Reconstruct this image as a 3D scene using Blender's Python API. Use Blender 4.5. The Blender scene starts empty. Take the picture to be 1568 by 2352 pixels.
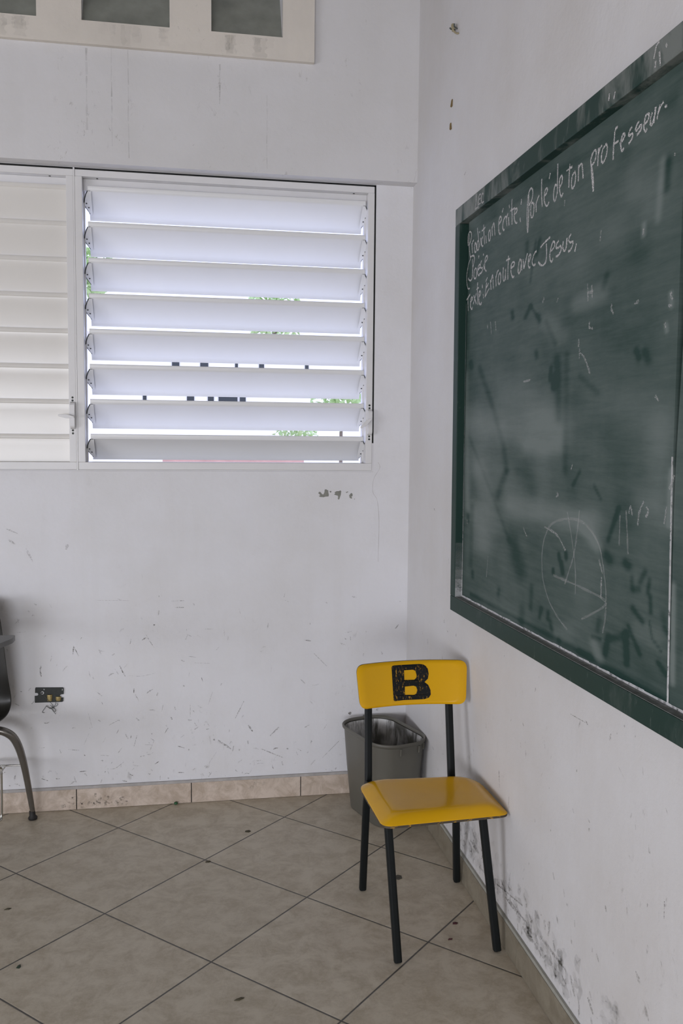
import bpy, bmesh, math, random
import numpy as np
from mathutils import Vector, Matrix
from mathutils.geometry import tessellate_polygon

random.seed(7)
rng = np.random.default_rng(7)
scn = bpy.context.scene
COL = scn.collection

# ------------------------------------------------------------------ camera
cam_d = bpy.data.cameras.new('camera')
cam = bpy.data.objects.new('camera', cam_d)
COL.objects.link(cam)
PITCH, ROLL, YAW = 1.4926714523, 0.0090118661, -0.1764202893
cam.matrix_world = (Matrix.Translation((-0.93422, -3.64836, 1.47710)) @ Matrix.Rotation(YAW, 4, 'Z')
                    @ Matrix.Rotation(PITCH, 4, 'X') @ Matrix.Rotation(ROLL, 4, 'Z'))
cam_d.sensor_fit = 'VERTICAL'
cam_d.sensor_height = 36.0
cam_d.lens = 2077.614 / 2352 * 36.0
cam_d.clip_start = 0.05
scn.camera = cam

# ------------------------------------------------------------------ view, sky, daylight
scn.view_settings.view_transform = 'Standard'
scn.view_settings.look = 'None'
scn.view_settings.exposure = 0.0
scn.view_settings.gamma = 1.0
scn.view_settings.use_curve_mapping = False

world = bpy.data.worlds.new('sky')
scn.world = world
world.use_nodes = True
bg = world.node_tree.nodes['Background']
bg.inputs['Color'].default_value = (0.74, 0.82, 1.20, 1)
bg.inputs['Strength'].default_value = 1.9


def area(name, loc, target, sx, sy, power, color):
    d = bpy.data.lights.new(name, 'AREA')
    d.shape = 'RECTANGLE'
    d.size, d.size_y = sx, sy
    d.energy = power
    d.color = color
    o = bpy.data.objects.new(name, d)
    COL.objects.link(o)
    o.location = loc
    o.rotation_euler = (Vector(target) - Vector(loc)).to_track_quat('-Z', 'Y').to_euler()
    return o


# daylight entering through the wide opening of the left wall; unseen rear fill lamp added to brighten the back wall
area('daylight_left_opening', (-5.9, -4.1, .95), (-3.2, -4.1, -1.1), 3.4, 1.3, 120, (0.985, 0.985, 1.0))
area('rear_fill_light', (-3.0, -7.9, .95), (-2.6, -5.0, -1.1), 3.6, 1.3, 165, (0.97, 0.98, 1.0))


# ------------------------------------------------------------------ mesh helpers
class MB:
    def __init__(self):
        self.v, self.f, self.m, self.a = [], [], [], []

    def add(self, vs, fs, mi=0, amt=1.0):
        n = len(self.v)
        self.v += [tuple(p) for p in vs]
        for f in fs:
            self.f.append([i + n for i in f])
            self.m.append(mi)
            self.a.append(amt)
        return self

    def box(self, x0, x1, y0, y1, z0, z1, mi=0):
        vs = [(x, y, z) for x in (x0, x1) for y in (y0, y1) for z in (z0, z1)]
        return self.add(vs, [(0, 1, 3, 2), (4, 6, 7, 5), (0, 4, 5, 1), (2, 3, 7, 6), (0, 2, 6, 4), (1, 5, 7, 3)], mi)

    def hexa(self, b, t, mi=0):
        """b, t: two quads with matching corners"""
        fs = [(3, 2, 1, 0), (4, 5, 6, 7)] + [(i, (i + 1) % 4, 4 + (i + 1) % 4, 4 + i) for i in range(4)]
        return self.add(list(b) + list(t), fs, mi)

    def obox(self, c, ax, ay, az, mi=0):
        c, ax, ay, az = Vector(c), Vector(ax), Vector(ay), Vector(az)
        b = [c - ax - ay - az, c + ax - ay - az, c + ax + ay - az, c - ax + ay - az]
        return self.hexa(b, [p + 2 * az for p in b], mi)

    def tube(self, path, r, n=12, up=(0, 0, 1), square=False, mi=0, flat=1.0):
        P = [Vector(p) for p in path]
        rs = r if isinstance(r, (list, tuple)) else [r] * len(P)
        rings = []
        upv = Vector(up)
        if square:
            prof = []
            for k in range(4):
                for t in (-0.6, 0.6):
                    a = k * math.pi / 2
                    prof.append((math.cos(a) - t * math.sin(a), math.sin(a) + t * math.cos(a)))
            # rounded square
            prof = [(min(1, max(-1, x)), min(1, max(-1, y))) for x, y in prof]
        else:
            prof = [(math.cos(2 * math.pi * k / n), math.sin(2 * math.pi * k / n)) for k in range(n)]
        for i, p in enumerate(P):
            if i == 0:
                d = P[1] - P[0]
            elif i == len(P) - 1:
                d = P[-1] - P[-2]
            else:
                d = (P[i + 1] - p).normalized() + (p - P[i - 1]).normalized()
            d.normalize()
            s = d.cross(upv)
            if s.length < 1e-4:
                s = d.cross(Vector((1, 0, 0)))
            s.normalize()
            u = s.cross(d)
            rings.append([p + s * (a * rs[i]) + u * (b * rs[i] * flat) for a, b in prof])
        m = len(prof)
        vs = [q for R in rings for q in R]
        fs = []
        for i in range(len(P) - 1):
            for k in range(m):
                fs.append((i * m + k, i * m + (k + 1) % m, (i + 1) * m + (k + 1) % m, (i + 1) * m + k))
        fs.append(tuple(range(m - 1, -1, -1)))
        fs.append(tuple((len(P) - 1) * m + k for k in range(m)))
        return self.add(vs, fs, mi)

    def disc(self, c, nrm, r, h, n=16, mi=0):
        c, nrm = Vector(c), Vector(nrm).normalized()
        return self.tube([c, c + nrm * h], r, n, up=(0, 0, 1) if abs(nrm.z) < .9 else (1, 0, 0), mi=mi)

    def prism(self, poly, d, mi=0, holes=()):
        """poly: list of 3D points, d: extrusion vector"""
        loops = [[Vector(p) for p in poly]] + [[Vector(p) for p in h] for h in holes]
        flat = [p for L in loops for p in L]
        d = Vector(d)
        tri = tessellate_polygon(loops)
        n = len(flat)
        fs = [tuple(t) for t in tri] + [tuple(n + i for i in reversed(t)) for t in tri]
        o = 0
        for L in loops:
            k = len(L)
            for i in range(k):
                fs.append((o + i, o + (i + 1) % k, n + o + (i + 1) % k, n + o + i))
            o += k
        return self.add(flat + [p + d for p in flat], fs, mi)

    def extrude_profile(self, prof, x0, x1, mi=0):
        """open profile of (y, z) swept along x, thickness already in the profile loop"""
        k = len(prof)
        vs = [(x0, y, z) for y, z in prof] + [(x1, y, z) for y, z in prof]
        fs = [(i, (i + 1) % k, k + (i + 1) % k, k + i) for i in range(k)]
        tri = tessellate_polygon([[Vector((0, y, z)) for y, z in prof]])
        fs += [tuple(t) for t in tri] + [tuple(k + i for i in reversed(t)) for t in tri]
        return self.add(vs, fs, mi)


def obj(name, mb, mats, parent=None, bevel=0.0, smooth=None, seg=2, origin=None):
    me = bpy.data.meshes.new(name)
    off = Vector((0, 0, 0))
    if parent is not None:
        p = parent
        while p is not None:
            off += p.location
            p = p.parent
    elif origin is not None:
        off = Vector(origin)
    me.from_pydata([tuple(Vector(p) - off) for p in mb.v], [], mb.f)
    mats = mats if isinstance(mats, (list, tuple)) else [mats]
    for m in mats:
        me.materials.append(m)
    me.polygons.foreach_set('material_index', mb.m)
    if len(mb.a) == len(me.polygons):
        at = me.attributes.new('amount', 'FLOAT', 'FACE')
        at.data.foreach_set('value', mb.a)
    bm = bmesh.new()
    bm.from_mesh(me)
    bmesh.ops.recalc_face_normals(bm, faces=bm.faces)
    bm.to_mesh(me)
    bm.free()
    if smooth is not None:
        me.polygons.foreach_set('use_smooth', [True] * len(me.polygons))
        me.set_sharp_from_angle(angle=math.radians(smooth))
    me.update()
    o = bpy.data.objects.new(name, me)
    COL.objects.link(o)
    if parent is not None:
        o.parent = parent
    elif origin is not None:
        o.location = origin
    if bevel:
        b = o.modifiers.new('bevel', 'BEVEL')
        b.width = bevel
        b.segments = seg
        b.limit_method = 'ANGLE'
        b.angle_limit = math.radians(40)
        b.harden_normals = False
    return o


def empty(name, loc, parent=None):
    o = bpy.data.objects.new(name, None)
    COL.objects.link(o)
    o.location = loc
    o.empty_display_size = .1
    if parent:
        o.parent = parent
    return o


def tag(o, label=None, cat=None, group=None, kind=None):
    for k, v in (('label', label), ('category', cat), ('group', group), ('kind', kind)):
        if v:
            o[k] = v
    return o


def smooth_path(pts, k=5):
    P = [np.array(p, float) for p in pts]
    if len(P) < 3:
        return P
    out = []
    for i in range(len(P) - 1):
        p0, p1, p2, p3 = P[max(i - 1, 0)], P[i], P[i + 1], P[min(i + 2, len(P) - 1)]
        for t in np.linspace(0, 1, k, endpoint=False):
            out.append(.5 * ((2 * p1) + (-p0 + p2) * t + (2 * p0 - 5 * p1 + 4 * p2 - p3) * t * t + (-p0 + 3 * p1 - 3 * p2 + p3) * t ** 3))
    out.append(P[-1])
    return out


def ribbon(mb, pts, w, put, mi=0, amt=1.0, jitter=.25, taper=False, k=5):
    """flat stroke through 2D points on a plane; put(a, b) gives the 3D point"""
    P = smooth_path(pts, k)
    if len(P) == 2:
        P = [P[0] + (P[1] - P[0]) * t for t in np.linspace(0, 1, 4)]
    n = len(P)
    vs, fs = [], []
    for i, p in enumerate(P):
        d = P[min(i + 1, n - 1)] - P[max(i - 1, 0)]
        L = np.hypot(*d)
        d = d / L if L > 0 else np.array([1., 0])
        nn = np.array([-d[1], d[0]])
        ww = w * .5 * (1 + jitter * random.uniform(-1, 1))
        if taper:
            ww *= .25 + .75 * math.sin(math.pi * (i + .5) / n)
        vs += [put(*(p + nn * ww)), put(*(p - nn * ww))]
    for i in range(n - 1):
        fs.append((2 * i, 2 * i + 1, 2 * i + 3, 2 * i + 2))
    mb.add(vs, fs, mi, amt)


# ------------------------------------------------------------------ material helpers
def new_mat(name):
    m = bpy.data.materials.new(name)
    m.use_nodes = True
    nt = m.node_tree
    return m, nt, nt.nodes['Principled BSDF'], nt.nodes['Material Output']


class NT:
    def __init__(self, nt):
        self.nt = nt
        self.pos = nt.nodes.new('ShaderNodeNewGeometry').outputs['Position']

    def link(self, a, b):
        self.nt.links.new(a, b)

    def val(self, sock, v):
        if hasattr(v, 'links') or isinstance(v, bpy.types.NodeSocket):
            self.link(v, sock)
        else:
            sock.default_value = v

    def noise(self, scale, detail=4, rough=.5, stretch=None, dist=0.0, vec=None):
        n = self.nt.nodes.new('ShaderNodeTexNoise')
        n.inputs['Scale'].default_value = scale
        n.inputs['Detail'].default_value = detail
        n.inputs['Roughness'].default_value = rough
        n.inputs['Distortion'].default_value = dist
        v = vec or self.pos
        if stretch:
            mp = self.nt.nodes.new('ShaderNodeMapping')
            mp.inputs['Scale'].default_value = stretch
            self.link(v, mp.inputs['Vector'])
            v = mp.outputs[0]
        self.link(v, n.inputs['Vector'])
        return n.outputs['Fac']

    def ramp(self, fac, stops):
        r = self.nt.nodes.new('ShaderNodeValToRGB')
        els = r.color_ramp.elements
        while len(els) < len(stops):
            els.new(.5)
        for e, (p, c) in zip(els, stops):
            e.position = p
            e.color = (c, c, c, 1) if not isinstance(c, (tuple, list)) else (*c, 1)
        self.link(fac, r.inputs['Fac'])
        return r.outputs['Color']

    def math(self, op, a, b=0.0, clamp=False):
        n = self.nt.nodes.new('ShaderNodeMath')
        n.operation = op
        n.use_clamp = clamp
        self.val(n.inputs[0], a)
        self.val(n.inputs[1], b)
        return n.outputs[0]

    def mix(self, fac, a, b):
        n = self.nt.nodes.new('ShaderNodeMix')
        n.data_type = 'RGBA'
        self.val(n.inputs['Factor'], fac)
        self.val(n.inputs['A'], a if not isinstance(a, tuple) else (*a, 1))
        self.val(n.inputs['B'], b if not isinstance(b, tuple) else (*b, 1))
        return n.outputs['Result']

    def attr(self, name):
        n = self.nt.nodes.new('ShaderNodeAttribute')
        n.attribute_name = name
        return n.outputs['Fac']

    def bump(self, h, strength=.2, dist=.002):
        n = self.nt.nodes.new('ShaderNodeBump')
        n.inputs['Strength'].default_value = strength
        n.inputs['Distance'].default_value = dist
        self.link(h, n.inputs['Height'])
        return n.outputs['Normal']

    def sep(self, v=None):
        n = self.nt.nodes.new('ShaderNodeSeparateXYZ')
        self.link(v or self.pos, n.inputs[0])
        return n.outputs


def plain(name, col, rough=.5, metal=0.0, var=.12, scale=30, bump=0.0, spec=.5, coat=0.0):
    m, nt, b, out = new_mat(name)
    t = NT(nt)
    n = t.noise(scale, 4)
    dark = tuple(c * (1 - var) for c in col)
    lite = tuple(min(1, c * (1 + var)) for c in col)
    t.link(t.mix(n, dark, lite), b.inputs['Base Color'])
    b.inputs['Roughness'].default_value = rough
    b.inputs['Metallic'].default_value = metal
    b.inputs['Specular IOR Level'].default_value = spec
    b.inputs['Coat Weight'].default_value = coat
    if bump:
        t.link(t.bump(t.noise(scale * 3, 3), bump), b.inputs['Normal'])
    return m


def wall_paint(name, base, stain, lowdirt=True, blotch=.5):
    m, nt, b, out = new_mat(name)
    t = NT(nt)
    soft = t.ramp(t.noise(1.7, 6, .62), [(.42, 0.0), (.72, 1.0)])
    c = t.mix(t.math('MULTIPLY', soft, blotch), base, stain)
    streak = t.ramp(t.noise(1.0, 5, .6, stretch=(9, 9, .7)), [(.52, 0.0), (.75, 1.0)])
    c = t.mix(t.math('MULTIPLY', streak, .16), c, stain)
    # old rub marks: broken specks gathered in patches
    patch = t.ramp(t.noise(3.2, 3, .5), [(.5, 0.0), (.66, 1.0)])
    speck = t.ramp(t.noise(38, 6, .72, stretch=(1, 1, .55), dist=.6), [(.60, 0.0), (.68, 1.0)])
    k = t.math('MULTIPLY', patch, speck)
    if lowdirt:
        z = t.sep()[2]
        zz = t.nt.nodes.new('ShaderNodeMapRange')
        zz.inputs['From Min'].default_value = .1
        zz.inputs['From Max'].default_value = 1.0
        zz.inputs['To Min'].default_value = 1.0
        zz.inputs['To Max'].default_value = .12
        t.link(z, zz.inputs['Value'])
        k = t.math('MULTIPLY', k, zz.outputs[0])
    c = t.mix(t.math('MULTIPLY', k, .55), c, (.20, .18, .16))
    t.link(c, b.inputs['Base Color'])
    b.inputs['Roughness'].default_value = .62
    b.inputs['Specular IOR Level'].default_value = .3
    h = t.math('ADD', t.noise(45, 5, .6), t.math('MULTIPLY', t.noise(5, 3), 1.2))
    t.link(t.bump(h, .22, .006), b.inputs['Normal'])
    return m


def mark_mat(name, col, scale=120, lo=.42, hi=.56, amp=1.0, rough=.8, stretch=None):
    """broken mark: dirt, chalk or a rub on a painted surface"""
    m, nt, b, out = new_mat(name)
    t = NT(nt)
    b.inputs['Base Color'].default_value = (*col, 1)
    b.inputs['Roughness'].default_value = rough
    n = t.ramp(t.noise(scale, 4, .65, stretch=stretch), [(lo, 0.0), (hi, 1.0)])
    a = t.math('MULTIPLY', n, t.attr('amount'), True)
    if amp != 1.0:
        a = t.math('MULTIPLY', a, amp)
    t.link(a, b.inputs['Alpha'])
    return m


# ------------------------------------------------------------------ materials
M = {}
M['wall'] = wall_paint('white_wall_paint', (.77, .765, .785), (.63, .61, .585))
M['wall_upper'] = wall_paint('darker_white_beam_paint', (.71, .70, .705), (.60, .585, .565), lowdirt=False)  # slightly darker white than the window wall below
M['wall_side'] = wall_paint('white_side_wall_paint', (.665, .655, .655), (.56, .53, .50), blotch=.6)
M['ceiling'] = wall_paint('ceiling_paint', (.20, .185, .165), (.16, .145, .13), lowdirt=False)
M['surround'] = wall_paint('cream_surround_paint', (.74, .69, .62), (.55, .51, .46), lowdirt=False)
M['scuff'] = mark_mat('dark_scuff', (.13, .115, .095), 170, .40, .60)
M['drip'] = mark_mat('sooty_drip', (.22, .215, .20), 22, .20, .65)
M['crack'] = plain('hairline_crack', (.52, .50, .49), .9)
M['bare'] = plain('bare_cement', (.25, .25, .22), .9, var=.25, scale=90)
M['cement'] = plain('rough_cement', (.25, .26, .225), .95, var=.35, scale=14, bump=.6)
M['mortar'] = plain('skirting_mortar', (.42, .40, .385), .9, var=.25, scale=40, bump=.4)
M['frame'] = plain('white_window_enamel', (.74, .73, .725), .38, var=.05, scale=6)
M['blade'] = plain('white_louver_enamel', (.80, .80, .80), .33, var=.03, scale=4)
M['blade_closed'] = plain('cream_louver_enamel', (.77, .745, .70), .25, var=.03, scale=4)
M['clip'] = plain('clip_shadow_edge', (.035, .042, .038), .5)  # near-black colour for the shadow line painted around the louver clips
M['rivet'] = plain('dark_rivet', (.03, .035, .03), .5)
M['seal'] = plain('black_sealant', (.006, .007, .006), .8)
M['black_paint'] = None
M['chrome'] = plain('dull_chrome', (.55, .54, .50), .22, metal=1.0, var=.12, scale=25)
M['steel_paint'] = plain('taupe_leg_enamel', (.20, .185, .165), .25, metal=.7, var=.1)
M['shell'] = plain('dark_brown_plastic', (.020, .019, .016), .38, var=.2, scale=10)
M['desk'] = plain('grey_laminate', (.115, .115, .108), .42, var=.15, scale=30)
M['rubber'] = plain('black_rubber', (.015, .013, .012), .6)
M['plate'] = plain('black_box_metal', (.018, .021, .018), .6, var=.6, scale=160)
M['brass'] = plain('tarnished_brass', (.42, .33, .15), .4, metal=.6, var=.35, scale=150)
M['wire'] = plain('grey_wire', (.06, .07, .065), .5)
M['twine'] = plain('twine', (.35, .30, .19), .9)
M['wood_plug'] = plain('wooden_plug', (.18, .12, .045), .9, var=.4, scale=200)
M['leaf'] = plain('dry_leaf', (.07, .06, .035), .8)
M['green_bead'] = plain('green_plastic', (.03, .12, .05), .35)
M['petal'] = plain('dark_red_petal', (.07, .018, .022), .7)


def floor_mat():
    m, nt, b, out = new_mat('beige_floor_tiles')
    t = NT(nt)
    mp = nt.nodes.new('ShaderNodeMapping')
    mp.vector_type = 'TEXTURE'
    mp.inputs['Location'].default_value = (-1.49189, -0.52798, 0)
    mp.inputs['Rotation'].default_value = (0, 0, math.radians(-44.9319))
    mp.inputs['Scale'].default_value = (.45, .45, 1)
    t.link(t.pos, mp.inputs['Vector'])
    s = t.sep(mp.outputs[0])
    d = []
    for k in (0, 1):
        fr = t.math('FRACT', s[k])
        d.append(t.math('MINIMUM', fr, t.math('SUBTRACT', 1.0, fr)))
    e = t.math('MINIMUM', d[0], d[1])
    e = t.math('ADD', e, t.math('MULTIPLY', t.math('SUBTRACT', t.noise(60, 2), .5), .0022))
    g = t.ramp(e, [(.0036, 1.0), (.0052, 0.0)])
    fl = nt.nodes.new('ShaderNodeVectorMath')
    fl.operation = 'FLOOR'
    t.link(mp.outputs[0], fl.inputs[0])
    wn = nt.nodes.new('ShaderNodeTexWhiteNoise')
    wn.noise_dimensions = '2D'
    t.link(fl.outputs[0], wn.inputs['Vector'])
    n1 = t.ramp(t.noise(13, 9, .74, dist=.4), [(.41, 0.0), (.59, 1.0)])
    n2 = t.ramp(t.noise(50, 7, .78), [(.45, 0.0), (.60, 1.0)])
    c = t.mix(n1, (.425, .365, .272), (.575, .515, .412))
    c = t.mix(t.math('MULTIPLY', n2, .38), c, (.61, .555, .46))
    c = t.mix(t.math('MULTIPLY', wn.outputs['Value'], .14), c, (.37, .32, .24))
    dirt = t.ramp(t.noise(90, 5, .7), [(.70, 0.0), (.76, 1.0)])
    dirt = t.math('MULTIPLY', dirt, t.ramp(t.noise(3, 2), [(.48, 0.0), (.6, 1.0)]))
    c = t.mix(t.math('MULTIPLY', dirt, .5), c, (.06, .055, .045))
    c = t.mix(g, c, (.050, .050, .050))
    t.link(c, b.inputs['Base Color'])
    r = t.math('ADD', t.math('MULTIPLY', n2, .15), .38)
    t.link(r, b.inputs['Roughness'])
    b.inputs['Specular IOR Level'].default_value = .4
    h = t.ramp(e, [(.0035, 0.0), (.0085, 1.0)])
    t.link(t.bump(t.math('ADD', h, t.math('MULTIPLY', n2, .04)), .5, .0025), b.inputs['Normal'])
    return m


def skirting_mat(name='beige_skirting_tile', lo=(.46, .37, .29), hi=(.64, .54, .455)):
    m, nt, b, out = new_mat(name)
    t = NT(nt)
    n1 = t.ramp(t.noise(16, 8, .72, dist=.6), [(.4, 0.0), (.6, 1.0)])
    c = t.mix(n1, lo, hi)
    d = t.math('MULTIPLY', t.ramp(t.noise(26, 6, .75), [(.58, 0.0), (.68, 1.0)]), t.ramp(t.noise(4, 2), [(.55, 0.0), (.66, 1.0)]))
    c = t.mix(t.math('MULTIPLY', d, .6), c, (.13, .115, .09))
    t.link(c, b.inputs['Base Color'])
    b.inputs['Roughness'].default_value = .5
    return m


M['floor'] = floor_mat()
M['skirting'] = skirting_mat()
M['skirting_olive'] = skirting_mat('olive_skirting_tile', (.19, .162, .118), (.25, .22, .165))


def worn_paint(name, col, under, rough, edge=.55, coat=0.0, scale=55, lo=.66, hi=.70, tint=None, spec=.5):
    m, nt, b, out = new_mat(name)
    t = NT(nt)
    n = t.noise(3.5, 4)
    c = t.mix(n, tuple(x * .92 for x in col), col)
    if tint:
        c = t.mix(t.math('MULTIPLY', t.ramp(t.noise(11, 5), [(.5, 0.0), (.75, 1.0)]), .5), c, tint)
    chip = t.ramp(t.noise(scale, 6, .7), [(lo, 0.0), (hi, 1.0)])
    c = t.mix(t.math('MULTIPLY', chip, edge), c, under)
    t.link(c, b.inputs['Base Color'])
    b.inputs['Roughness'].default_value = rough
    b.inputs['Specular IOR Level'].default_value = spec
    b.inputs['Coat Weight'].default_value = coat
    b.inputs['Coat Roughness'].default_value = .12
    t.link(t.bump(t.noise(60, 3), .04, .002), b.inputs['Normal'])
    return m


M['yellow'] = worn_paint('yellow_chair_enamel', (.74, .40, .010), (.10, .07, .03), .17, edge=.6, lo=.735, hi=.765, tint=(.64, .34, .012), spec=.22)
M['yellow_edge'] = worn_paint('chipped_edge', (.42, .23, .02), (.035, .03, .025), .6, edge=.95, scale=60, lo=.36, hi=.46)
M['black_paint'] = worn_paint('black_leg_paint', (.010, .012, .012), (.20, .17, .10), .42, edge=.5, scale=70, lo=.70, hi=.75, spec=.14)
M['letter'] = worn_paint('scratched_black_letter', (.012, .013, .014), (.50, .27, .03), .40, edge=.85, scale=1, lo=.575, hi=.64, spec=.15)
# scratches in the letter run slanting
_n = [n for n in M['letter'].node_tree.nodes if n.type == 'TEX_NOISE' and abs(n.inputs['Scale'].default_value - 1) < .01][0]
_mp = M['letter'].node_tree.nodes.new('ShaderNodeMapping')
_mp.inputs['Rotation'].default_value = (0, math.radians(35), 0)
_mp.inputs['Scale'].default_value = (210, 210, 42)
M['letter'].node_tree.links.new(_n.inputs['Vector'].links[0].from_socket, _mp.inputs['Vector'])
M['letter'].node_tree.links.new(_mp.outputs[0], _n.inputs['Vector'])


def board_mat():
    m, nt, b, out = new_mat('green_chalkboard')
    t = NT(nt)
    ch = t.attr('chalk')
    wipe = t.noise(1, 6, .65, stretch=(1, 5, 55), dist=.4)
    big = t.noise(3.2, 5, .6)
    fine = t.noise(1, 4, .7, stretch=(1, 30, 260))
    f = t.math('ADD', ch, t.math('MULTIPLY', t.math('SUBTRACT', wipe, .5), .50))
    f = t.math('ADD', f, t.math('MULTIPLY', t.math('SUBTRACT', big, .5), .75))
    f = t.math('ADD', f, t.math('MULTIPLY', t.math('SUBTRACT', fine, .5), .16), True)
    sp = t.ramp(t.noise(150, 4, .75), [(.70, 0.0), (.76, 1.0)])
    c = t.mix(f, (.016, .044, .036), (.165, .198, .186))
    c = t.mix(t.math('MULTIPLY', sp, .20), c, (.5, .5, .5))
    t.link(c, b.inputs['Base Color'])
    b.inputs['Roughness'].default_value = .6
    b.inputs['Specular IOR Level'].default_value = .16
    return m


def board_frame_mat(name, base, lo, hi, amp):
    m, nt, b, out = new_mat(name)
    t = NT(nt)
    s = t.ramp(t.noise(1, 5, .65, stretch=(8, 7, 3), dist=.5), [(lo, 0.0), (hi, 1.0)])
    s2 = t.ramp(t.noise(1, 5, .75, stretch=(60, 60, 18)), [(.62, 0.0), (.74, 1.0)])
    c = t.mix(t.math('MULTIPLY', s, amp), base, (.21, .225, .21))
    c = t.mix(t.math('MULTIPLY', s2, .22), c, (.34, .40, .37))
    t.link(c, b.inputs['Base Color'])
    b.inputs['Roughness'].default_value = .5
    b.inputs['Specular IOR Level'].default_value = .2
    return m


M['board'] = board_mat()
M['rail_top'] = board_frame_mat('chalky_top_rail', (.014, .040, .032), .45, .60, .80)
M['rail'] = board_frame_mat('green_rail', (.014, .038, .030), .56, .82, .35)
M['ledge'] = plain('chalky_ledge', (.19, .20, .19), .9, var=.55, scale=60)
M['dust'] = mark_mat('chalk_dust', (.62, .62, .62), 60, .25, .5)
M['chalk'] = mark_mat('white_chalk', (.74, .72, .71), 420, .34, .58)
M['faint_chalk'] = mark_mat('faint_chalk', (.62, .62, .61), 300, .40, .62, amp=.62)
M['gap'] = plain('dark_gap', (.006, .006, .006), .9)
M['bin'] = plain('olive_grey_plastic', (.110, .105, .086), .42, var=.10, scale=14)


def bin_inside():
    m, nt, b, out = new_mat('chalk_stained_plastic')
    t = NT(nt)
    s = t.ramp(t.noise(1, 5, .65, stretch=(40, 40, 7)), [(.38, 0.0), (.56, 1.0)])
    z = t.sep()[2]
    up = t.nt.nodes.new('ShaderNodeMapRange')
    up.inputs['From Min'].default_value = .16
    up.inputs['From Max'].default_value = .32
    t.link(z, up.inputs['Value'])
    patch = t.ramp(t.noise(9, 3), [(.38, 0.0), (.55, 1.0)])
    f = t.math('MULTIPLY', t.math('MULTIPLY', s, patch), up.outputs[0])
    t.link(t.mix(f, (.105, .103, .09), (.85, .85, .84)), b.inputs['Base Color'])
    b.inputs['Roughness'].default_value = .5
    return m


M['bin_in'] = bin_inside()

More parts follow.
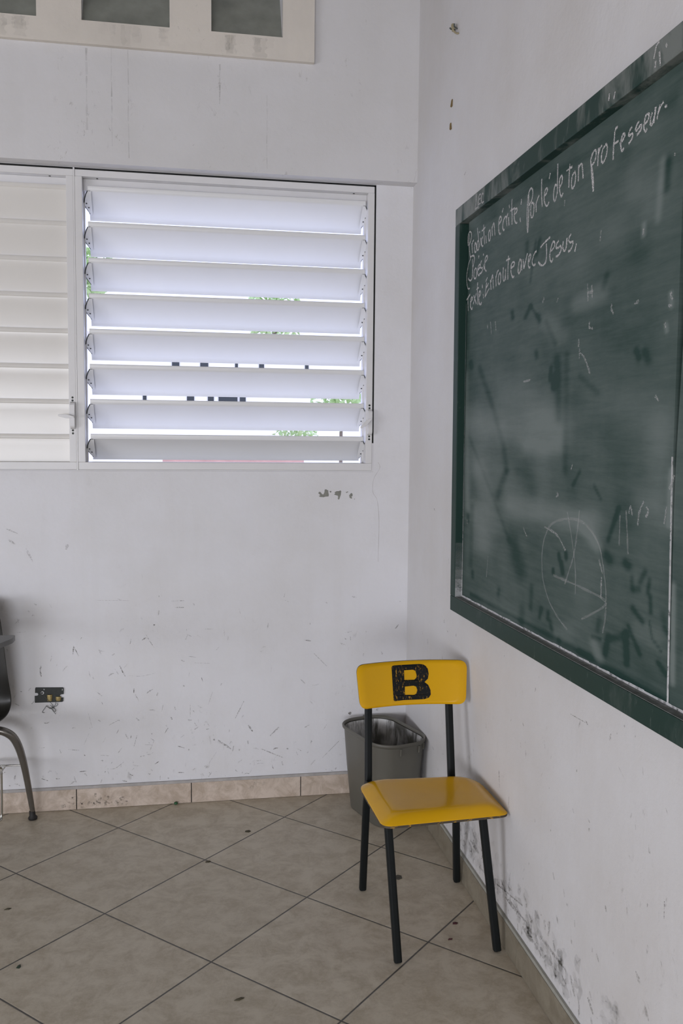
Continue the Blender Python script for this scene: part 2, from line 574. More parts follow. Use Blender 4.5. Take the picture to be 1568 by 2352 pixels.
# ------------------------------------------------------------------ traced marks (metres / 10000, on their own surfaces)
LINES=[[0,[0,1,2,3,4,5,6,7,8,9,10,11,12,13,14,15,16,17,18,19,20,21,22,23,24,25,26,27,28,29,30,31,32,33,34,75,76,77,78,79,80,81,82,83,84,85,86,87,88,89,90,91,92,93,94,95,96,97,98,99,100]],[1,[35,36,37,38,39,40,41,42,43,44]],[2,[45,46,47,48,49,50,51,52,53,54,55,56,57,58,59,60,61,62,63,64,65,66,67,68,69,70,71,72,73,74,101,102,103,104,105,106]]]
CHALK=[[[-8025,21431],[-8016,21228],[-8050,21039],[-8114,20845],[-8223,20631]],[[-7958,21081],[-7912,21228],[-7936,21427],[-8095,21488],[-8246,21416],[-8273,21331],[-8236,21227],[-8140,21134],[-8048,21063]],[[-8318,21086],[-8412,20752]],[[-8337,21014],[-8410,21111],[-8517,21133]],[[-8631,21009],[-8582,20885],[-8633,20764],[-8721,20719],[-8788,20777],[-8758,20916],[-8680,21021],[-8631,21009]],[[-9019,20972],[-8932,21034],[-8846,20964],[-8856,20807],[-8930,20737],[-9018,20774],[-9036,20924]],[[-8850,21438],[-8979,21068],[-9085,20804]],[[-9185,21068],[-9249,20815]],[[-9055,21282],[-9085,21238]],[[-9390,21046],[-9291,21002],[-9288,20850],[-9361,20770],[-9441,20775]],[[-9434,21403],[-9501,21086],[-9574,20791]],[[-9276,21244],[-9608,21289]],[[-9658,21031],[-9739,20788]],[[-9979,21109],[-9907,21019],[-9930,20865],[-9999,20804],[-10080,20855],[-10080,21045],[-9998,21127]],[[-10198,21187],[-10262,20889]],[[-10223,21097],[-10323,21221],[-10400,21183],[-10491,20850]],[[-10824,21106],[-10972,21154],[-11010,21206],[-10964,21279],[-10874,21280],[-10807,21193],[-10788,21012],[-10841,20856],[-10935,20794],[-10994,20823]],[[-11159,21475],[-11065,21377]],[[-11444,21145],[-11325,21193],[-11183,21105],[-11134,20954],[-11200,20848],[-11289,20849]],[[-11416,21131],[-11478,20897]],[[-11429,21108],[-11499,21192],[-11536,21243]],[[-11590,21110],[-11651,20877]],[[-11625,21450],[-11654,21354]],[[-11844,21553],[-11829,21350],[-11875,21083],[-11880,20845]],[[-11723,21258],[-12075,21250]],[[-12042,21082],[-12206,21102],[-12256,21167],[-12198,21210],[-12100,21205],[-12042,21082],[-12081,20916],[-12225,20805],[-12278,20832]],[[-12564,21370],[-12547,21230]],[[-12490,20889],[-12535,20762]],[[-13083,20363],[-13038,20505],[-13010,20776],[-13012,21058],[-13038,21277],[-13105,21410],[-13227,21471],[-13330,21434],[-13376,21339],[-13345,21198],[-13251,21110],[-13128,21067]],[[-13081,21397],[-13109,21128],[-13119,20825],[-13111,20564],[-13083,20363]],[[-13468,21001],[-13354,21075],[-13268,21013],[-13260,20829],[-13319,20703],[-13418,20707],[-13478,20850],[-13480,21034]],[[-13606,20985],[-13645,20764]],[[-13608,20947],[-13675,21040],[-13812,21151]],[[-13963,21519],[-13961,21276],[-13997,21013],[-14040,20804]],[[-14150,21046],[-14287,21064],[-14351,21136],[-14302,21194],[-14211,21173],[-14150,21046],[-14174,20896],[-14284,20770],[-14377,20747],[-14478,20811]],[[-8185,20650],[-8366,20671],[-8548,20646],[-8624,20565],[-8564,20397],[-8463,20281]],[[-8224,20619],[-8013,20455],[-7883,20158],[-7897,19926],[-7983,19751],[-8099,19687],[-8210,19692]],[[-8424,20558],[-8463,20281],[-8444,20015],[-8305,19921],[-8118,19969],[-8025,20042]],[[-8752,20228],[-8629,20162],[-8604,19987],[-8702,19907],[-8841,19946],[-8865,20119],[-8773,20236]],[[-8970,20122],[-9174,20173],[-9191,20236],[-9099,20264],[-8999,20205],[-8953,20059],[-9050,19953],[-9154,19946]],[[-9060,20557],[-9017,20466]],[[-9333,20351],[-9236,20271],[-9209,20167],[-9314,20126],[-9417,20107],[-9409,20021],[-9289,19977],[-9118,19974]],[[-9512,20198],[-9590,20032]],[[-9457,20522],[-9514,20474]],[[-9676,20232],[-9838,20287],[-9865,20367],[-9765,20397],[-9669,20341],[-9627,20176],[-9657,20020],[-9794,19945]],[[-7896,19363],[-8259,19491]],[[-8040,19444],[-8055,19213],[-8107,18988]],[[-8313,19221],[-8490,19308],[-8500,19363],[-8399,19367],[-8310,19267],[-8322,19083],[-8451,18997],[-8542,19052]],[[-8628,19400],[-8896,19091]],[[-8874,19429],[-8594,19135]],[[-8994,19742],[-8973,19524],[-9060,19050]],[[-8888,19538],[-9110,19568]],[[-9163,19273],[-9295,19363],[-9242,19437],[-9155,19407],[-9131,19234],[-9197,19070],[-9338,19016],[-9402,19083]],[[-9436,19602],[-9457,19490]],[[-9536,19303],[-9579,19166]],[[-9849,19598],[-9791,19479],[-9711,19189]],[[-9748,19637],[-9906,19739]],[[-9807,19433],[-10016,19549]],[[-9711,19189],[-10091,19387]],[[-10173,19619],[-10256,19318]],[[-10210,19538],[-10345,19716],[-10393,19655],[-10460,19307]],[[-10643,19653],[-10694,19342]],[[-10666,19586],[-10761,19736],[-10881,19777]],[[-10978,19677],[-10892,19610],[-10859,19450],[-10938,19364],[-11056,19417],[-11074,19598],[-10989,19695]],[[-11270,19788],[-11255,19567],[-11294,19417],[-11383,19402],[-11451,19532],[-11451,19714],[-11484,19385]],[[-11672,20044],[-11652,19738],[-11658,19375]],[[-11494,19938],[-11810,19928]],[[-11913,19650],[-12107,19673],[-12158,19743],[-12072,19788],[-11934,19765],[-11885,19655],[-11911,19511],[-12044,19369],[-12154,19389]],[[-12649,19689],[-12564,19763],[-12475,19644],[-12449,19474],[-12508,19395],[-12612,19445],[-12670,19608],[-12672,19742],[-12719,19435]],[[-12805,19716],[-12875,19455]],[[-12875,19455],[-12993,19642],[-13109,19819]],[[-13203,19565],[-13323,19655],[-13344,19726],[-13282,19747],[-13195,19679],[-13180,19531],[-13237,19426],[-13340,19407]],[[-13737,19750],[-13593,19714],[-13478,19587],[-13459,19498],[-13564,19413],[-13685,19436]],[[-13999,19779],[-14207,19845],[-14615,19919]],[[-14372,19810],[-14410,19588],[-14378,19378],[-14243,19305],[-14053,19331],[-13878,19446]],[[-14925,21085],[-14842,21129],[-14759,21002],[-14752,20854],[-14814,20742],[-14892,20775],[-14962,20927]],[[-14959,21605],[-14969,21222],[-14981,20880]],[[-15062,21006],[-15216,21049],[-15259,21183],[-15202,21251],[-15103,21185],[-15100,20996],[-15153,20835],[-15236,20750],[-15325,20811]],[[-14506,21510],[-14443,21377]],[[-15675,21396],[-15653,21136],[-15652,20849]],[[-15492,21280],[-15820,21292]],[[-15963,21120],[-15844,21082],[-15795,20933],[-15824,20803],[-15889,20775],[-15982,20841],[-16019,21013],[-15961,21151]],[[-16172,21221],[-16174,20850]],[[-16169,21132],[-16268,21203],[-16354,21178],[-16399,21006],[-16433,20848]],[[-16798,21175],[-16863,20875],[-16926,20605],[-16984,20406]],[[-16996,20422],[-16937,20777],[-16840,21017]],[[-16808,21162],[-16903,21269],[-17011,21304],[-17072,21237],[-17046,21111],[-16963,21039],[-16854,21013]],[[-17185,21298],[-17168,20913]],[[-17175,21130],[-17252,21259],[-17355,21302]],[[-17507,21236],[-17404,21212],[-17341,21080],[-17358,20952],[-17437,20910],[-17546,20981],[-17607,21112],[-17591,21229],[-17505,21275]],[[-18068,21453],[-18001,21457],[-17945,21393],[-17920,21182],[-17901,20986],[-17904,20828]],[[-17882,21148],[-18128,21153]],[[-18184,21081],[-18318,21111],[-18398,21175],[-18367,21230],[-18292,21209],[-18233,21102],[-18242,20973],[-18294,20893],[-18380,20930]],[[-18704,21253],[-18614,21212],[-18563,21140],[-18602,21110],[-18714,21109],[-18746,21063],[-18685,20995],[-18576,20950]],[[-18993,21270],[-18907,21221],[-18857,21150],[-18914,21114],[-19037,21160],[-19098,21149],[-19078,21078],[-18992,21037],[-18914,21018]],[[-19216,21127],[-19318,21152],[-19389,21230],[-19361,21282],[-19274,21286],[-19211,21188],[-19195,21074],[-19261,20975],[-19328,21013]],[[-19516,21254],[-19454,21174],[-19451,21074],[-19498,21025],[-19553,21074],[-19621,21201],[-19646,21318]],[[-19630,21315],[-19583,21030]],[[-19796,21307],[-19698,21059]],[[-19739,21177],[-19831,21261],[-19932,21311]],[[-19990,21219],[-20024,21190],[-20068,21194]],[[-14676,19557],[-14864,19606],[-14911,19703],[-14826,19764],[-14721,19700],[-14623,19524],[-14634,19370],[-14749,19283],[-14826,19355]],[[-15149,19717],[-15021,19659],[-15000,19578],[-15134,19550],[-15264,19566],[-15307,19473],[-15173,19373],[-14988,19356]],[[-15414,19650],[-15399,19496],[-15482,19406],[-15568,19420],[-15626,19533],[-15631,19677]],[[-15631,19677],[-15606,19454]],[[-15863,19720],[-15767,19669],[-15749,19569],[-15851,19527],[-15975,19522],[-15957,19423],[-15839,19345],[-15715,19339]],[[-16175,19429],[-16090,19263]]]
FAINT=[[[-16514,16974],[-16512,16731]],[[-16521,16872],[-16763,16749],[-16960,16533],[-17109,16344]],[[-14614,11873],[-14755,12344],[-15174,12744],[-16004,12948],[-16786,12974],[-17350,12824],[-17810,12515],[-18056,12037],[-18220,11479],[-18213,10971],[-18113,10598]],[[-14614,11873],[-14708,11339],[-15080,10856],[-15648,10514],[-16285,10294]],[[-15368,11483],[-16105,11463],[-17172,11423],[-18233,11286],[-17036,10700]],[[-16770,13220],[-16664,12674],[-16509,12114],[-16060,11370]],[[-16093,13125],[-16383,12519],[-16625,11836],[-16667,11215]],[[-14735,12635],[-15514,12513],[-16056,12185]],[[-19002,13391],[-19140,12484]],[[-18742,13259],[-18747,12623]],[[-19715,13622],[-19554,13397],[-19502,13106]],[[-19119,13326],[-19183,13477],[-19270,13302]],[[-19827,13524],[-19903,13425],[-19807,13311]],[[-20587,13580],[-20515,13235]],[[-15443,13554],[-15532,13494],[-15398,13442]],[[-13035,16420],[-13536,16435]],[[-7260,15381],[-7465,15203]],[[-17832,12203],[-18022,11915]],[[-17986,11831],[-17975,11358]],[[-20014,15711],[-20154,15603]],[[-16313,14272],[-16224,14144]],[[-20826,14194],[-20658,13920]],[[-13297,12475],[-13565,12263]],[[-10513,11353],[-10396,10691]],[[-8402,12292],[-8449,12125]],[[-16836,18399],[-16887,18002]],[[-17058,18327],[-17102,18040]],[[-16809,18191],[-17132,18175]],[[-18069,17760],[-18039,17664],[-18155,17548]],[[-17017,17525],[-16985,17405],[-17189,17346]],[[-19042,17619],[-19234,17654]],[[-20492,17629],[-20439,17593],[-20530,17491]],[[-20395,17423],[-20426,17374],[-20508,17406]],[[-17432,19462],[-17410,19228]],[[-19326,19071],[-19322,18948]],[[-15437,20614],[-15429,20468]],[[-20421,20214],[-20414,20158]],[[-9997,18320],[-10035,18174]],[[-10276,18379],[-10371,17995]],[[-10693,18326],[-10779,18040]],[[-16461,17197],[-16456,17016]],[[-20276,17083],[-20311,16989]],[[-15133,18224],[-15221,18325]],[[-14330,18460],[-14235,18356]]]
RAIL_CHALK=[[[-9465,22307],[-9449,22032],[-9378,21856]],[[-9378,21856],[-9697,21863]],[[-9743,22192],[-9673,21923]],[[-9673,21923],[-9894,21920]],[[-9718,22060],[-9884,22071]],[[-9743,22192],[-9910,22180]],[[-10144,22119],[-10030,22159],[-9952,22053],[-9994,21906],[-10192,21887]],[[-20176,22304],[-20068,22270],[-19986,22064]],[[-20189,22117],[-20240,21845]],[[-20419,22164],[-20454,22087]],[[-20055,21997],[-20047,21881]],[[-18429,22034],[-18382,21894]],[[-18175,22083],[-18145,21943]]]
SMEAR=[[[[-9092,15405],[-12865,15093],[-15335,15157]],0.0727,0.0356,0.45],[[[-13405,14665],[-15367,14680]],0.0276,0.015,0.3],[[[-9443,12603],[-10007,11670]],0.0607,0.0268,0.45],[[[-12195,12969],[-15587,12999],[-17336,13023]],0.0428,0.0235,0.45],[[[-16981,12869],[-17770,12471]],0.0191,0.0116,0.5],[[[-9510,14199],[-12149,13664]],0.0772,0.0368,0.25],[[[-11701,16205],[-14299,15712]],0.0646,0.0335,0.25],[[[-14387,14401],[-14442,13587]],0.0385,0.0202,0.2],[[[-9531,13872],[-11070,12366]],0.0505,0.0231,0.3],[[[-17703,10269],[-17982,10014]],0.0157,0.0097,0.4],[[[-19649,10997],[-20346,10968]],0.022,0.0154,0.2],[[[-16384,10315],[-15788,10015]],0.027,0.015,0.2],[[[-17307,12134],[-17294,10995]],0.0502,0.0299,0.12],[[[-7920,16967],[-8376,12691]],0.0203,0.0085,0.35],[[[-10616,9758],[-13468,9899]],0.0517,0.026,0.15],[[[-20911,12103],[-21009,10268]],0.0068,0.0049,0.6],[[[-20698,14256],[-20674,13250]],0.007,0.005,0.5],[[[-17762,15703],[-20248,15193]],0.0485,0.0336,0.12],[[[-20190,15092],[-20153,13721]],0.0308,0.0213,0.15],[[[-19683,13585],[-20511,13303]],0.0297,0.0209,0.15],[[[-16320,18013],[-17527,18078]],0.0255,0.0153,0.35],[[[-18179,19263],[-19470,19681]],0.0518,0.0343,0.25],[[[-15268,20395],[-17021,19797]],0.0665,0.0389,0.12],[[[-18799,20171],[-19372,21078]],0.039,0.0257,0.15],[[[-10078,21424],[-13201,21101]],0.0694,0.0344,0.1],[[[-13325,19231],[-16248,19077]],0.0717,0.0405,0.15],[[[-19971,20203],[-19870,19129]],0.0087,0.0059,0.3],[[[-7786,21761],[-8424,21811]],0.0329,0.0137,0.3],[[[-19322,19134],[-19322,18948]],0.0066,0.0043,0.5],[[[-14473,17847],[-15475,17341]],0.0309,0.0169,0.25],[[[-20437,17623],[-20482,17381]],0.0058,0.0041,0.4],[[[-20307,17049],[-20344,16925]],0.0048,0.0033,0.5],[[[-12531,12055],[-13119,11246]],0.0385,0.0191,-0.5],[[[-12938,13989],[-13970,13562]],0.0445,0.0228,-0.25],[[[-15221,16843],[-15424,15414]],0.0176,0.0096,-0.5],[[[-15788,16877],[-15876,14090]],0.0132,0.0074,-0.3],[[[-17988,12418],[-18290,12263]],0.0166,0.0104,-0.6],[[[-19040,12287],[-19158,12229]],0.0124,0.0081,-0.6],[[[-18654,13401],[-18220,12678]],0.0076,0.0047,-0.5],[[[-9324,17085],[-10697,15738],[-11588,14651],[-11920,13954]],0.0161,0.0075,-0.35],[[[-11849,13952],[-11168,13179]],0.0194,0.0089,-0.45],[[[-8413,14966],[-10375,13476],[-12260,11976]],0.0118,0.0052,-0.25],[[[-14856,16656],[-14821,16352]],0.0082,0.0044,-0.6],[[[-15092,16378],[-15032,16143]],0.0121,0.0065,-0.8],[[[-15651,12048],[-15679,11943]],0.0068,0.0037,-0.7],[[[-16060,12121],[-16089,11996]],0.0075,0.0042,-0.7],[[[-15789,11871],[-15909,11628]],0.0095,0.0053,-0.7],[[[-15336,11633],[-15342,11545]],0.007,0.0038,-0.7],[[[-19848,12218],[-19687,11997]],0.0078,0.0053,-0.55],[[[-20032,12068],[-19981,11813]],0.0063,0.0043,-0.55],[[[-20088,11760],[-20123,11450]],0.0063,0.0043,-0.55],[[[-19403,11387],[-19814,11194]],0.0078,0.0053,-0.6],[[[-19321,12032],[-19339,11778]],0.0068,0.0045,-0.4],[[[-19448,11796],[-19627,11826]],0.0079,0.0053,-0.55],[[[-18365,10574],[-18228,10152]],0.0107,0.0067,-0.55],[[[-19142,10817],[-19223,10201]],0.0097,0.0064,-0.6],[[[-18530,10571],[-19145,10780]],0.0084,0.0055,-0.4],[[[-17923,10875],[-17854,10622]],0.0095,0.0058,-0.4],[[[-17604,10409],[-17996,10434]],0.0055,0.0034,-0.6],[[[-20478,10510],[-20780,10379]],0.007,0.005,-0.6],[[[-19244,10987],[-19755,10513]],0.0065,0.0044,-0.5],[[[-20090,11231],[-20213,10939],[-20558,10772]],0.0037,0.0026,-0.5],[[[-14648,10505],[-14548,10255]],0.0086,0.0045,-0.5],[[[-15104,10499],[-15061,10310]],0.0082,0.0044,-0.45],[[[-13959,10991],[-13939,10374]],0.0113,0.0058,-0.35],[[[-13315,10258],[-13276,9861]],0.0167,0.0083,-0.4],[[[-15229,10299],[-15352,10100]],0.01,0.0055,-0.5],[[[-16993,9943],[-17546,9950]],0.0115,0.0069,-0.5],[[[-20655,11242],[-20856,11114]],0.0069,0.005,-0.5],[[[-20575,11466],[-20643,11411]],0.0094,0.0067,-0.35],[[[-17459,13828],[-17826,13535]],0.0047,0.0029,-0.4],[[[-16708,14119],[-16347,13773]],0.0063,0.0036,-0.4],[[[-19181,16676],[-19303,16488]],0.008,0.0053,-0.5],[[[-19542,16607],[-19693,16420]],0.0103,0.0069,-0.4],[[[-16558,16322],[-17491,15909]],0.0097,0.0058,-0.3],[[[-13851,17144],[-13920,17001]],0.0111,0.0056,-0.5],[[[-8443,17320],[-8543,17146]],0.0132,0.0055,-0.5],[[[-8485,12414],[-8496,12243]],0.0134,0.0056,-0.5],[[[-9047,10658],[-9057,10490]],0.013,0.0056,-0.5],[[[-11493,10493],[-11429,10326]],0.011,0.0051,-0.4],[[[-8914,12730],[-8856,10858]],0.0165,0.007,-0.3],[[[-16212,15767],[-16184,13259]],0.0331,0.0187,-0.15],[[[-18229,14929],[-19160,12744]],0.0414,0.027,-0.15],[[[-8917,9899],[-15794,9928]],0.0096,0.0054,-0.5],[[[-15794,9928],[-20755,9820]],0.0094,0.0067,-0.5],[[[-20175,20142],[-20153,19651]],0.0108,0.0074,-0.6],[[[-18864,19238],[-19170,18575]],0.0403,0.0263,-0.3],[[[-13917,20006],[-13731,19644]],0.0089,0.0045,-0.5],[[[-13652,20022],[-13339,19023]],0.0069,0.0034,-0.4],[[[-13045,20109],[-13039,19862]],0.0118,0.0058,-0.4],[[[-12043,18416],[-12116,18233]],0.0102,0.0048,-0.6],[[[-13384,18357],[-13062,18151]],0.0118,0.0058,-0.65],[[[-13944,18035],[-14057,17920]],0.0109,0.0056,-0.65],[[[-13835,18090],[-13381,18398]],0.0069,0.0034,-0.5],[[[-17767,18413],[-17632,18198]],0.011,0.0067,-0.45],[[[-12888,19057],[-12927,18463]],0.0334,0.0164,-0.2],[[[-14473,17847],[-15105,17228]],0.01,0.0054,-0.3],[[[-9356,21498],[-20240,21223]],0.0189,0.013,-0.3],[[[-16156,17891],[-15660,17321]],0.0475,0.0262,-0.2],[[[-17959,17237],[-19361,16757]],0.0531,0.035,-0.12],[[[-18423,20755],[-19085,20711]],0.0269,0.0174,-0.2],[[[-8019,20666],[-8118,17848]],0.017,0.007,-0.2]]
LETTER=[[[-2595,7425],[-2565,7471],[-2499,7484],[-2011,7490],[-1657,7497],[-1531,7485],[-1440,7431],[-1379,7343],[-1357,7187],[-1393,7033],[-1510,6932],[-1390,6838],[-1328,6679],[-1326,6543],[-1395,6448],[-1541,6403],[-1836,6396],[-2229,6397],[-2534,6383],[-2577,6412],[-2585,6652],[-2590,7039]],[[-2176,7314],[-1871,7322],[-1791,7281],[-1762,7163],[-1776,7067],[-1846,7011],[-2180,7016]],[[-2177,6810],[-1883,6826],[-1796,6795],[-1763,6697],[-1800,6582],[-1878,6546],[-2185,6558]]]
SCUFF_BACK=[[[[-10736,7004],[-10602,6746],[-10414,6458]],0.0019,0.7],[[[-11764,5770],[-11669,5541],[-11553,5323]],0.0032,0.6],[[[-11428,5363],[-10967,5307],[-10366,5409]],0.0013,0.3],[[[-14774,5876],[-14804,5655],[-14766,5431]],0.0051,0.55],[[[-13527,6612],[-13558,6279]],0.0045,0.6],[[[-13527,6612],[-13347,6216]],0.0026,0.5],[[[-11216,4818],[-11234,4591]],0.0026,0.6],[[[-8547,5171],[-8492,4996]],0.0019,0.7],[[[-12204,3357],[-11851,3539],[-11797,3508]],0.0019,0.6],[[[-10026,2910],[-9887,3133]],0.0032,0.8],[[[-11107,2905],[-11236,2454]],0.0019,0.8],[[[-11370,2775],[-11341,2917]],0.0016,0.8],[[[-11865,2201],[-11700,2421]],0.0019,0.8],[[[-14116,2461],[-14065,2317]],0.0026,0.7],[[[-13786,2444],[-13371,2394]],0.0019,0.7],[[[-9503,2365],[-9215,2264]],0.0026,0.7],[[[-10420,1664],[-10254,1770]],0.0026,0.9],[[[-11911,3002],[-11828,3169]],0.0019,0.5],[[[-10799,2489],[-10552,2476]],0.0016,0.6],[[[-12305,1567],[-11980,1578],[-11623,1844]],0.0019,0.45],[[[-12542,2151],[-12218,2105]],0.0016,0.4],[[[-15473,1773],[-15315,1753]],0.0019,0.7],[[[-13213,2215],[-13133,2154]],0.0039,0.5],[[[-13382,1514],[-13114,1527]],0.0051,0.45],[[[-12544,1923],[-12436,1917]],0.0051,0.4],[[[-9509,1266],[-9258,1252]],0.0026,0.6],[[[-8250,1195],[-8194,1162]],0.0032,0.7],[[[-10130,3832],[-10073,4116]],0.0019,0.4],[[[-9633,4040],[-9579,3865]],0.0039,0.35],[[[-9773,3587],[-9719,3470]],0.0039,0.45],[[[-12699,4764],[-12460,4557]],0.0039,0.35],[[[-11164,4560],[-11030,4299]],0.0032,0.4],[[[-12490,4332],[-12437,4217]],0.0019,0.4],[[[-9071,6046],[-8766,6008]],0.0019,0.5],[[[-9375,5914],[-9210,5852]],0.0051,0.3],[[[-8823,5781],[-8211,5731]],0.0026,0.25],[[[-12656,8416],[-11373,8376]],0.001,0.35],[[[-9719,8328],[-9226,8328]],0.0016,0.6],[[[-11829,8459],[-11642,8399]],0.0019,0.35],[[[-9584,8055],[-9227,8046]],0.0013,0.5],[[[-13259,6882],[-13205,6964]],0.0019,0.8],[[[-13998,6893],[-13919,6891]],0.0019,0.4],[[[-15574,4879],[-15497,4849]],0.0026,0.6],[[[-15765,4388],[-15611,4298]],0.0026,0.5],[[[-14822,1312],[-14586,1214]],0.0032,0.6],[[[-14293,1282],[-14107,1271]],0.0039,0.5],[[[-16061,1103],[-15993,1087]],0.0019,0.9],[[[-16286,1594],[-16180,1672]],0.0026,0.4],[[[-16378,2187],[-16170,2232]],0.0019,0.4],[[[-13004,3903],[-12851,3274]],0.0019,0.25],[[[-13181,2611],[-12960,3110]],0.0019,0.35],[[[-12956,5588],[-12906,5362]],0.0032,0.25],[[[-8271,4038],[-8102,4550]],0.0016,0.5],[[[-8996,4070],[-8998,3552]],0.0013,0.5],[[[-15662,7218],[-15325,7230]],0.001,0.5],[[[-10994,2011],[-10829,2031]],0.0064,0.35],[[[-10441,2643],[-10608,2250]],0.0026,0.3],[[[-8390,1377],[-7938,2052]],0.0019,0.25],[[[-11438,1318],[-11274,1222]],0.0032,0.5],[[[-12360,1485],[-12388,1429]],0.0032,0.5],[[[-9148,7242],[-9122,7099]],0.0019,0.3],[[[-8402,7153],[-8096,7144]],0.001,0.6],[[[-9391,2706],[-9251,2814]],0.0026,0.4],[[[-8833,3025],[-8665,3133]],0.0032,0.4],[[[-8358,3002],[-8245,3026]],0.0039,0.4],[[[-4323,6579],[-4068,6535]],0.0054,0.95],[[[-2680,6621],[-2587,6545]],0.0036,0.5],[[[-9529,8064],[-9236,8057]],0.0036,0.4],[[[-6649,3108],[-6470,2825]],0.0054,0.4],[[[-6828,4120],[-7183,3407]],0.0036,0.4],[[[-5751,2606],[-5391,2957]],0.0054,0.4],[[[-4495,4940],[-4312,4749]],0.0054,0.3],[[[-3558,1566],[-2825,2275]],0.0036,0.4],[[[-3956,6020],[-3404,5451]],0.0036,0.3],[[[-6110,2072],[-5205,1655]],0.0054,0.35],[[[-7892,2529],[-7361,2137]],0.0072,0.35],[[[-2464,3377],[-2353,3447]],0.0108,0.7],[[[-1830,3256],[-1793,3310]],0.0072,0.7],[[[-1254,3604],[-1215,3471]],0.009,0.35],[[[-15961,11276],[-15563,11103]],0.0054,0.3],[[[-15251,10506],[-15017,9992]],0.009,0.2],[[[-13702,10659],[-13754,10454]],0.009,0.3],[[[-15889,10853],[-15651,10681]],0.0072,0.25]]
CRACK=[[[-1326,13914],[-1250,13681],[-1501,13232],[-1531,12693],[-1343,12332],[-1258,11428],[-1275,9792]],[[-112,25047],[-57,24998]]]
CHIP=[[[-3813,12648],[-3764,12706],[-3709,12684],[-3653,12611],[-3598,12593],[-3553,12684],[-3544,12793],[-3480,12807],[-3443,12775],[-3397,12766],[-3387,12647],[-3368,12574],[-3386,12511],[-3514,12502],[-3588,12480],[-3735,12493],[-3787,12530],[-3726,12557],[-3754,12602]],[[-3347,12735],[-3277,12738],[-3262,12693],[-3313,12662]],[[-3165,12592],[-3110,12620],[-3132,12683],[-3046,12729],[-2963,12729],[-2889,12760],[-2856,12729],[-2873,12574],[-2896,12519],[-2932,12400],[-2969,12380],[-3001,12419],[-2983,12492],[-3007,12546],[-3091,12565]],[[-2670,12701],[-2638,12692],[-2583,12719],[-2564,12692],[-2647,12650]],[[-2526,12555],[-2462,12637],[-2425,12655],[-2383,12609],[-2386,12518],[-2432,12509],[-2400,12445],[-2432,12417],[-2506,12454],[-2516,12509]],[[-2320,12417],[-2283,12417],[-2306,12375]]]
SCUFF_RIGHT=[[[[-11333,4645],[-11348,4986],[-11419,4478]],0.0021,0.9],[[[-12166,4247],[-12219,4529]],0.0028,0.9],[[[-20724,5446],[-20716,5798]],0.0035,0.8],[[[-13109,7003],[-13211,6936]],0.0028,0.5],[[[-19654,9785],[-19760,9543]],0.0042,0.3],[[[-15540,2065],[-15691,1861]],0.0042,0.9],[[[-11349,1476],[-13448,1894]],0.0084,0.55],[[[-12098,1451],[-13792,1576]],0.0126,0.5],[[[-11707,1789],[-12272,1541]],0.0084,0.5],[[[-13488,1284],[-14432,1316]],0.0126,0.35],[[[-14706,1713],[-16362,1744]],0.0112,0.4],[[[-16614,1784],[-16889,1400]],0.014,0.4],[[[-17575,1834],[-17864,1596]],0.0126,0.4],[[[-8825,1702],[-9713,1669]],0.0112,0.35],[[[-9740,1249],[-10567,1366]],0.0098,0.35],[[[-8149,2832],[-7996,2241]],0.0112,0.3],[[[-8896,4840],[-8990,4756]],0.0042,0.6],[[[-4167,3271],[-4350,3216]],0.0035,0.8],[[[-17939,3111],[-18058,2973]],0.0098,0.35],[[[-18281,4431],[-18332,4306]],0.0056,0.4],[[[-20049,6646],[-20095,6485]],0.0084,0.25],[[[-19712,3761],[-19907,3595]],0.0112,0.3],[[[-17288,6025],[-17406,5970]],0.0042,0.4],[[[-18667,7779],[-19073,7546]],0.0028,0.2],[[[-16179,8183],[-17021,8230]],0.0028,0.5],[[[-17018,8281],[-17138,8215]],0.0042,0.6],[[[-14643,7018],[-14714,6809]],0.0056,0.25],[[[-20110,3252],[-20300,3049]],0.0126,0.3],[[[-6963,23683],[-6779,23636]],0.0042,0.5],[[[-3850,12290],[-3972,12217]],0.0042,0.8],[[[-5797,10702],[-5864,10478]],0.0028,0.3],[[[-5802,8075],[-5911,8035]],0.0042,0.5],[[[-13929,1899],[-14093,1801]],0.0056,0.6],[[[-16119,1484],[-16385,1397]],0.0056,0.6]]


# ------------------------------------------------------------------ room shell
RX0, RY0, RH = -6.0, -8.0, 4.2
BEAM = -0.062           # the upper wall stands proud of the window wall
SUR = -0.082            # face of the vent surround
LINTEL = 2.506


def struct(name, mb, mats, **k):
    o = obj(name, mb, mats, **k)
    o['kind'] = 'structure'
    return o


struct('floor', MB().box(RX0 - .2, .2, RY0 - .2, .2, -.1, 0), M['floor'])
struct('ceiling', MB().box(RX0 - .2, .2, RY0 - .2, .2, RH, RH + .1), M['ceiling'])

WX0, WX1, WZ0, WZ1 = -2.60, -0.153, 1.353, 2.505      # window hole
HOLES = [(-.812, -.542), (-1.284, -.966), (-1.745, -1.443), (-2.215, -1.905)]
HZ0, HZ1 = 3.010, 3.42


def cells(mb, xs, zs, hole, y0, y1):
    for i in range(len(xs) - 1):
        for j in range(len(zs) - 1):
            if not hole((xs[i] + xs[i + 1]) / 2, (zs[j] + zs[j + 1]) / 2):
                mb.box(xs[i], xs[i + 1], y0, y1, zs[j], zs[j + 1])


